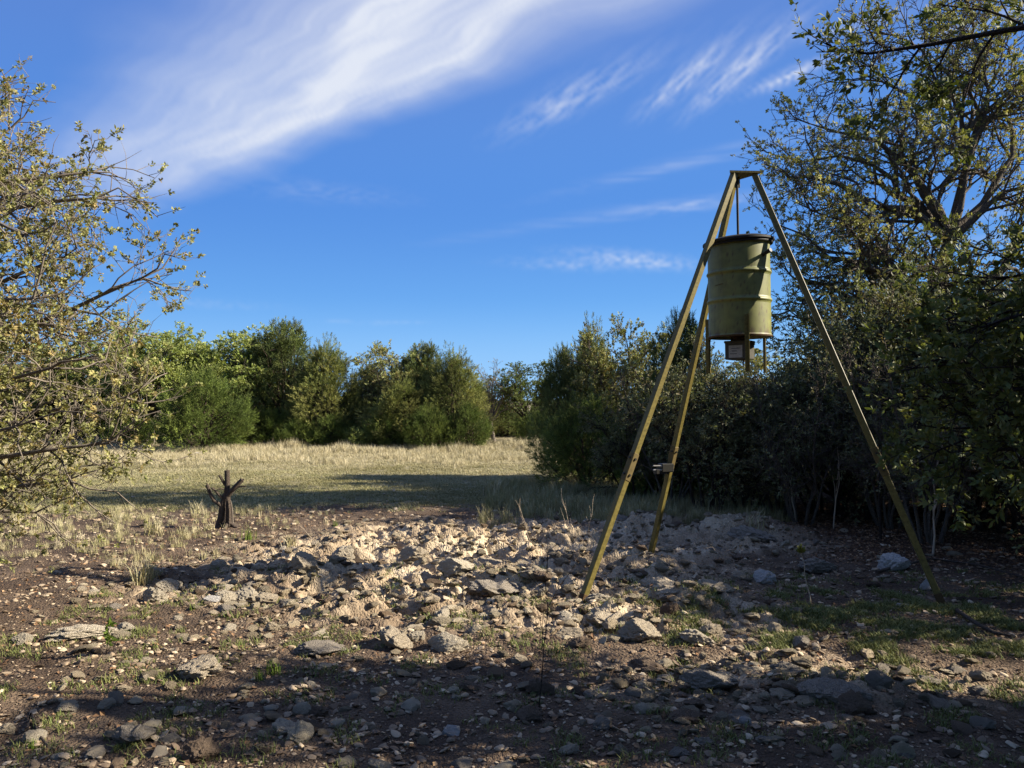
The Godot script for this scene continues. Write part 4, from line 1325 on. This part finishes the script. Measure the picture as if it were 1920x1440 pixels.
		# shallow dents
		var dent := smoothstep(0.25, 0.6, noise_rough.get_noise_2d(an * 1.1 + 12.0, q.y * 1.7 + 5.0)) * 0.008
		if Vector2(q.x, q.z).length() > 0.2: body.v[k] = Vector3(q.x * (1.0 - dent / R), q.y, q.z * (1.0 - dent / R))
	part("body", body.mesh(), M.olive, barrel)
	# rust along the bottom seam
	var rr := Geo.new()
	rr.lathe(PackedVector2Array([Vector2(R - 0.014, 0.0005), Vector2(R + 0.0055, -0.0012), Vector2(R + 0.0085, 0.0115)]), 72)
	part("rusted_rim", rr.mesh(), M.rust, barrel)
	var lid := Geo.new()
	lid.lathe(PackedVector2Array([Vector2(R + 0.012, -0.012), Vector2(0.306, -0.014), Vector2(0.314, -0.006), Vector2(0.314, 0.010), Vector2(0.306, 0.016), Vector2(0.25, 0.034), Vector2(0.0, 0.050)]), 64)
	lid.lathe(PackedVector2Array([Vector2(R + 0.016, -0.034), Vector2(0.297, -0.034), Vector2(0.301, -0.025), Vector2(0.297, -0.0145), Vector2(R + 0.016, -0.0145)]), 64)
	var l := part("lid", lid.mesh(), M.black_lid, barrel)
	l.position = Vector3(0, H + 0.012, 0)
	l.rotation.z = 0.045
	var rod := Geo.new()
	var hang := Vector3(0.0, top - by - 0.006, 0.0)
	rod.tube(PackedVector3Array([Vector3(0.0, H + 0.04, 0), hang]), PackedFloat32Array([0.011, 0.011]), 12)
	part("hanging_rod", rod.mesh(), M.dark_metal, barrel)
	var eye_g := Geo.new()
	eye_g.box(Transform3D(Basis(), hang - Vector3(0, 0.06, 0)), Vector3(0.05, 0.10, 0.012), 0.003)
	part("hanger_bracket", eye_g.mesh(), M.olive_leg, barrel)
	# short pipe on the right of the front
	var pa := deg_to_rad(33.0)
	var pd := Vector3(sin(pa), 0, cos(pa))
	var pg := Geo.new()
	pg.tube(PackedVector3Array([pd * (R - 0.01) + Vector3.UP * 0.705, pd * (R + 0.075) + Vector3.UP * 0.735]), PackedFloat32Array([0.016, 0.016]), 14, Color.WHITE, true)
	pg.tube(PackedVector3Array([pd * (R + 0.055) + Vector3.UP * 0.728, pd * (R + 0.082) + Vector3.UP * 0.7375]), PackedFloat32Array([0.019, 0.019]), 14, Color.WHITE, true)
	part("pipe_stub", pg.mesh(), M.dark_metal, barrel)
	var seam := Geo.new()
	for s in [[-0.98, 0.0, 0.505, 0.10]]:
		var pts := PackedVector3Array()
		for k in 6:
			var an: float = -1.15 + 0.07 * k
			pts.append(Vector3(sin(an) * (R + 0.001), 0.455 + 0.002 * k, cos(an) * (R + 0.001)))
		seam.tube(pts, PackedFloat32Array([0.002, 0.003, 0.003, 0.003, 0.003, 0.002]), 5)
	part("scratch", seam.mesh(), M.rust, barrel)
	# three flat legs below
	for k in 3:
		var an := deg_to_rad(-5.0 + 120.0 * k)
		var out := Vector3(sin(an), 0, cos(an))
		var lg := Geo.new()
		var bas := Basis(Vector3(out.z, 0, -out.x), Vector3.UP, out)
		lg.box(Transform3D(bas, out * (R + 0.012) + Vector3.UP * (-0.065)), Vector3(0.032, 0.50, 0.005), 0.0015)
		lg.box(Transform3D(bas, out * (R + 0.030) + bas.x * 0.0145 + Vector3.UP * (-0.065)), Vector3(0.004, 0.50, 0.030), 0.001)
		part("leg", lg.mesh(), M.olive_leg, barrel)
	# funnel neck, control box
	var neck := Geo.new()
	neck.lathe(PackedVector2Array([Vector2(0.0, -0.05), Vector2(0.055, -0.05), Vector2(0.06, 0.0), Vector2(0.12, 0.028), Vector2(0.0, 0.0285)]), 32)
	part("funnel", neck.mesh(), M.rust, barrel)
	var bxg := Geo.new()
	var turn := Basis(Vector3.UP, deg_to_rad(-37.0))
	var mid := Vector3(-0.01, -0.118, 0.02)
	bxg.box(Transform3D(turn, mid), Vector3(0.20, 0.165, 0.20), 0.006)
	bxg.box(Transform3D(turn, mid + Vector3(0, 0.075, 0)), Vector3(0.212, 0.022, 0.212), 0.005)
	var case_ := part("control_box", bxg.mesh(), M.box_case, barrel)
	var plg := Geo.new()
	var face := turn * Vector3(0, 0, 1)
	plg.box(Transform3D(turn, mid + face * 0.102 + Vector3(0, -0.012, 0)), Vector3(0.125, 0.11, 0.004), 0.001)
	part("label_plate", plg.mesh(), M.plate, case_)
	var lines := Geo.new()
	for k in 3:
		lines.box(Transform3D(turn, mid + face * 0.1050 + Vector3(0, 0.016 - 0.024 * k, 0) + turn.x * (-0.01 * k)), Vector3([0.075, 0.05, 0.065][k], 0.006, 0.001))
	part("faded_print", lines.mesh(), M.print, case_)
	var sp := Geo.new()
	sp.tube(PackedVector3Array([mid + Vector3(0.03, -0.08, 0), mid + Vector3(0.03, -0.15, 0)]), PackedFloat32Array([0.007, 0.006]), 10, Color.WHITE, true)
	part("spinner_shaft", sp.mesh(), M.dark_metal, barrel)
	for k in [-1.0, 1.0]:
		var bk_ := Geo.new()
		bk_.box(Transform3D(turn, mid + turn.x * 0.07 * k + Vector3(0, 0.11, 0)), Vector3(0.02, 0.08, 0.02), 0.002)
		part("bracket", bk_.mesh(), M.dark_metal, barrel)

# ---------------------------------------------------------------- stump, weeds, sticks
func crooked(g: Geo, pts: Array, r0: float, r1: float, sides: int, caps := true) -> void:
	var a := PackedVector3Array()
	var r := PackedFloat32Array()
	for k in pts.size():
		a.append(pts[k])
		r.append(lerpf(r0, r1, float(k) / (pts.size() - 1)) * rng.randf_range(0.9, 1.1))
	g.tube(a, r, sides, Color.WHITE, caps)

func build_dead_wood() -> void:
	rng.seed = 901
	var at := spot(430, 988)
	var st := thing("stump", at, "dead grey juniper stump with lopped branches at the edge of the field", "stump")
	var u := 0.000709
	var P := func(zx: float, zy: float, dz := 0.0) -> Vector3: return Vector3((zx - 800.0) * u, (1230.0 - zy) * u, dz)
	var g := Geo.new()
	crooked(g, [P.call(800, 1290), P.call(803, 1180), P.call(800, 1000), P.call(785, 800), P.call(775, 620), P.call(778, 420), P.call(770, 215)], 0.050, 0.032, 12)
	part("trunk", g.mesh(), M.dead_wood, st)
	var stems := [
		[[P.call(600, 1260, -0.02), P.call(660, 1060, -0.01), P.call(690, 900), P.call(712, 740), P.call(745, 640)], 0.034, 0.026],
		[[P.call(775, 690), P.call(860, 585, 0.02), P.call(950, 490, 0.03), P.call(1060, 375, 0.03)], 0.026, 0.021],
		[[P.call(985, 505, 0.03), P.call(1060, 495, 0.05), P.call(1130, 488, 0.06)], 0.009, 0.006],
		[[P.call(700, 880), P.call(640, 800, 0.03), P.call(560, 750, 0.04), P.call(500, 620, 0.05), P.call(445, 465, 0.05)], 0.020, 0.017],
		[[P.call(735, 480), P.call(700, 390, 0.02), P.call(645, 295, 0.03)], 0.014, 0.010],
		[[P.call(690, 700, 0.03), P.call(610, 580, 0.06), P.call(540, 515, 0.07)], 0.014, 0.010],
		[[P.call(760, 560, 0.03), P.call(700, 530, 0.06), P.call(635, 540, 0.08)], 0.008, 0.005],
	]
	for s in stems:
		var b := Geo.new()
		crooked(b, s[0], s[1] * 1.3, s[2] * 1.25, 8)
		part("branch_stub", b.mesh(), M.dead_wood, st)
	for k in 9:
		var b := Geo.new()
		var top: Vector3 = [P.call(760, 225), P.call(1060, 375, 0.03), P.call(445, 465, 0.05)][k % 3]
		var lean: Vector3 = [Vector3(0, 1, 0), Vector3(0.7, 0.7, 0), Vector3(-0.35, 0.9, 0)][k % 3]
		var q := top + rv() * 0.012
		crooked(b, [q - lean * 0.03, q + lean * 0.01, q + lean * rng.randf_range(0.005, 0.022) + rv() * 0.008], 0.009, 0.002, 4)
		part("splinter", b.mesh(), M.dead_wood, st)
	for k in 6:
		var b := Geo.new()
		var az := k * 1.05
		var d := Vector3(cos(az), 0, sin(az)) * 0.050
		crooked(b, [d * 1.15 + Vector3(0, 0.02, 0), d * 0.98 + Vector3(0.002, 0.2, 0), d * 0.86 + Vector3(-0.006, 0.30, 0), d * 0.72 + Vector3(-0.012, rng.randf_range(0.32, 0.42), 0)], 0.010, 0.004, 5)
		part("bark_strip", b.mesh(), M.bark_pale if k % 3 == 0 else M.dead_wood, st)
	for k in 5:
		var az := k * 1.3 + 0.3
		var b := Geo.new()
		var d := Vector3(cos(az), 0, sin(az))
		crooked(b, [Vector3(0, 0.05, 0) + d * 0.02, d * 0.09 + Vector3(0, 0.012, 0), d * 0.2 + Vector3(0, -0.02, 0)], 0.034, 0.012, 6)
		part("root", b.mesh(), M.dead_wood, st)
	# leafless saplings and weed stalks: foot and tip in the photograph, branches
	var weeds := [
		[1008, 1335, 1030, 1020, 5, 0.0035, "dark", "thin bare sapling rising before the centre boulders"],
		[1030, 1130, 1090, 1040, 3, 0.003, "dark", "slanting bare twig left of the front leg"],
		[997, 1030, 968, 935, 3, 0.0035, "pale", "pale forked weed stalk on the rocks left of the tripod"],
		[1082, 1048, 1055, 930, 4, 0.0035, "pale", "pale weed stalk nearest the front leg"],
		[1100, 1010, 1115, 930, 3, 0.003, "pale", "short pale stalk behind the front leg"],
		[1518, 1132, 1498, 1035, 0, 0.006, "pale", "single pale stem with yellow leaves in the shade under the tripod"],
		[205, 1222, 222, 1165, 3, 0.003, "dark", "small twig with leaves right of the flat cream slab"],
		[405, 1200, 395, 1160, 5, 0.003, "dark", "dead twiggy weed in the sunlit soil"],
		[605, 1035, 560, 975, 3, 0.003, "pale", "thin stalk right of the stump"],
		[1490, 985, 1480, 870, 3, 0.010, "pale", "pale slender trunk at the thicket's front"],
		[1745, 1040, 1755, 860, 6, 0.012, "pale", "pale bare sapling right of the right leg"],
		[1560, 990, 1572, 850, 4, 0.010, "pale", "slender grey sapling left of the right leg"],
		[1648, 1010, 1640, 830, 4, 0.016, "dark", "dark sapling trunk behind the right leg"],
		[1350, 960, 1340, 800, 4, 0.018, "dark", "dark trunk under the left side of the barrel"],
		[1870, 960, 1880, 820, 4, 0.012, "dark", "dark sapling near the right edge"],
	]
	for w in weeds:
		var base := spot(w[0], w[1])
		var d := -base.z
		var tip := Vector3((w[2] - 960.0) / FOCAL * d, EYE + (LEVEL - w[3]) / FOCAL * d, -d + rng.randf_range(-0.1, 0.1))
		var o := thing("sapling" if w[5] > 0.008 else "weed_stalk", base, w[7], "sapling" if w[5] > 0.008 else "weed")
		var span := tip - base
		var sg := Geo.new()
		var pts := []
		for k in 6: pts.append(span * k / 5.0 + rv() * span.length() * 0.018 * (1.0 if k > 0 else 0.0) - Vector3.UP * (0.03 if k == 0 else 0.0))
		crooked(sg, pts, w[5], w[5] * 0.35, 6)
		part("stem", sg.mesh(), M.stalk if w[6] == "pale" else M.bark_dark, o)
		for k in w[4]:
			var t: float = 0.35 + 0.6 * k / maxf(1.0, w[4])
			var bg := Geo.new()
			var d0 := (span.normalized() + rv() * 0.55).normalized()
			var p0: Vector3 = span * t
			var ln := span.length() * rng.randf_range(0.2, 0.42)
			crooked(bg, [p0, p0 + d0 * ln * 0.5, p0 + (d0 + rv() * 0.2) * ln], w[5] * 0.55, w[5] * 0.25, 5)
			part("twig", bg.mesh(), M.stalk if w[6] == "pale" else M.bark_dark, o)
		if w[7].contains("leaves"):
			var s := Soup.new()
			for k in 6: s.add(Transform3D(along((span.normalized() + rv() * 0.4).normalized()).scaled_local(Vector3.ONE * 1.1), span * (1.0 if w[4] == 0 else rng.randf_range(0.2, 1.0))), pick(T.oak_near), Color(0.46, 0.47, 0.24) if w[4] == 0 else Color(0.36, 0.43, 0.18))
			part("leaves", s.mesh(), M.leaf_oak, o, "stuff")
	# fallen sticks
	var sticks := [
		[[385, 1133], [430, 1122], [480, 1124], [520, 1142], 0.012, "curved fallen branch left of the row of cream stones"],
		[[58, 1368], [66, 1340], [82, 1380], [98, 1400], 0.010, "forked dead stick at the lower left"],
		[[1790, 1150], [1830, 1175], [1860, 1190], [1890, 1196], 0.016, "grey fallen branch in the right shade"],
		[[1640, 1075], [1740, 1050], [1830, 1060], [1915, 1085], 0.014, "long fallen branch behind the right leg's foot"],
		[[480, 1220], [540, 1205], [570, 1195], [600, 1190], 0.007, "thin stick on the soil above the dark tuft"],
		[[260, 1090], [330, 1052], [360, 1046], [420, 1040], 0.008, "thin stick reaching from the grass clump to the shadow"],
		[[640, 1130], [690, 1115], [720, 1112], [760, 1108], 0.006, "thin twig on the sunlit ledge"],
	]
	for s in sticks:
		var g2 := Geo.new()
		var o0 := spot(s[0][0], s[0][1])
		var pts := []
		for k in 4: pts.append(spot(s[k][0], s[k][1]) - o0 + Vector3.UP * (s[4] + 0.008))
		crooked(g2, pts, s[4], s[4] * 0.5, 7)
		var o := part("fallen_branch", g2.mesh(), M.dead_wood, self)
		o.position = o0
		tag(o, s[5], "branch")

# ---------------------------------------------------------------- all of it
func _ready() -> void:
	var exposure := 2.7
	var cam := Camera3D.new()
	cam.name = "camera"
	cam.fov = rad_to_deg(2.0 * atan(720.0 / FOCAL))
	cam.near = 0.05
	cam.far = 900.0
	add_child(cam)
	cam.position = Vector3(0, EYE, 0)
	cam.rotation = Vector3(atan((LEVEL - 720.0) / FOCAL), 0, 0)
	cam.current = true

	var env := Environment.new()
	env.background_mode = Environment.BG_SKY
	var sky := Sky.new()
	var sm := PanoramaSkyMaterial.new()
	sm.panorama = ImageTexture.create_from_image(build_sky(exposure))
	sky.sky_material = sm
	env.sky = sky
	env.tonemap_mode = Environment.TONE_MAPPER_LINEAR
	env.tonemap_exposure = exposure
	env.sdfgi_enabled = true
	env.ssao_enabled = true
	env.ssil_enabled = true
	var we := WorldEnvironment.new()
	we.name = "world_environment"
	we.environment = env
	add_child(we)

	var sun := DirectionalLight3D.new()
	sun.name = "sun"
	sun.light_color = Color(1.0, 0.955, 0.88)
	sun.light_energy = 1.6
	sun.light_angular_distance = 0.5
	sun.shadow_enabled = true
	add_child(sun)
	var el := deg_to_rad(30.0)
	var az := deg_to_rad(-1.5)   # the sun stands to the right, this far behind the scene
	sun.look_at_from_position(Vector3.ZERO, -Vector3(cos(el) * cos(az), sin(el), -cos(el) * sin(az)))

	noise_soft.seed = 1; noise_soft.frequency = 0.22; noise_soft.fractal_octaves = 3
	noise_rough.seed = 2; noise_rough.frequency = 1.0; noise_rough.fractal_octaves = 4
	noise_patch.seed = 3; noise_patch.frequency = 0.5; noise_patch.fractal_octaves = 3

	for f in [plates, cracks]:
		f.noise_type = FastNoiseLite.TYPE_CELLULAR
		f.frequency = 1.0
		f.fractal_type = FastNoiseLite.FRACTAL_NONE
		f.seed = 6
	plates.cellular_return_type = FastNoiseLite.RETURN_CELL_VALUE
	cracks.cellular_return_type = FastNoiseLite.RETURN_DISTANCE2_SUB

	build_materials()
	build_templates()
	build_ground()
	build_far_trees()
	build_near_oaks()
	shade_trees()
	build_thicket()
	build_stones()
	build_feeder()
	build_dead_wood()
	build_grass()
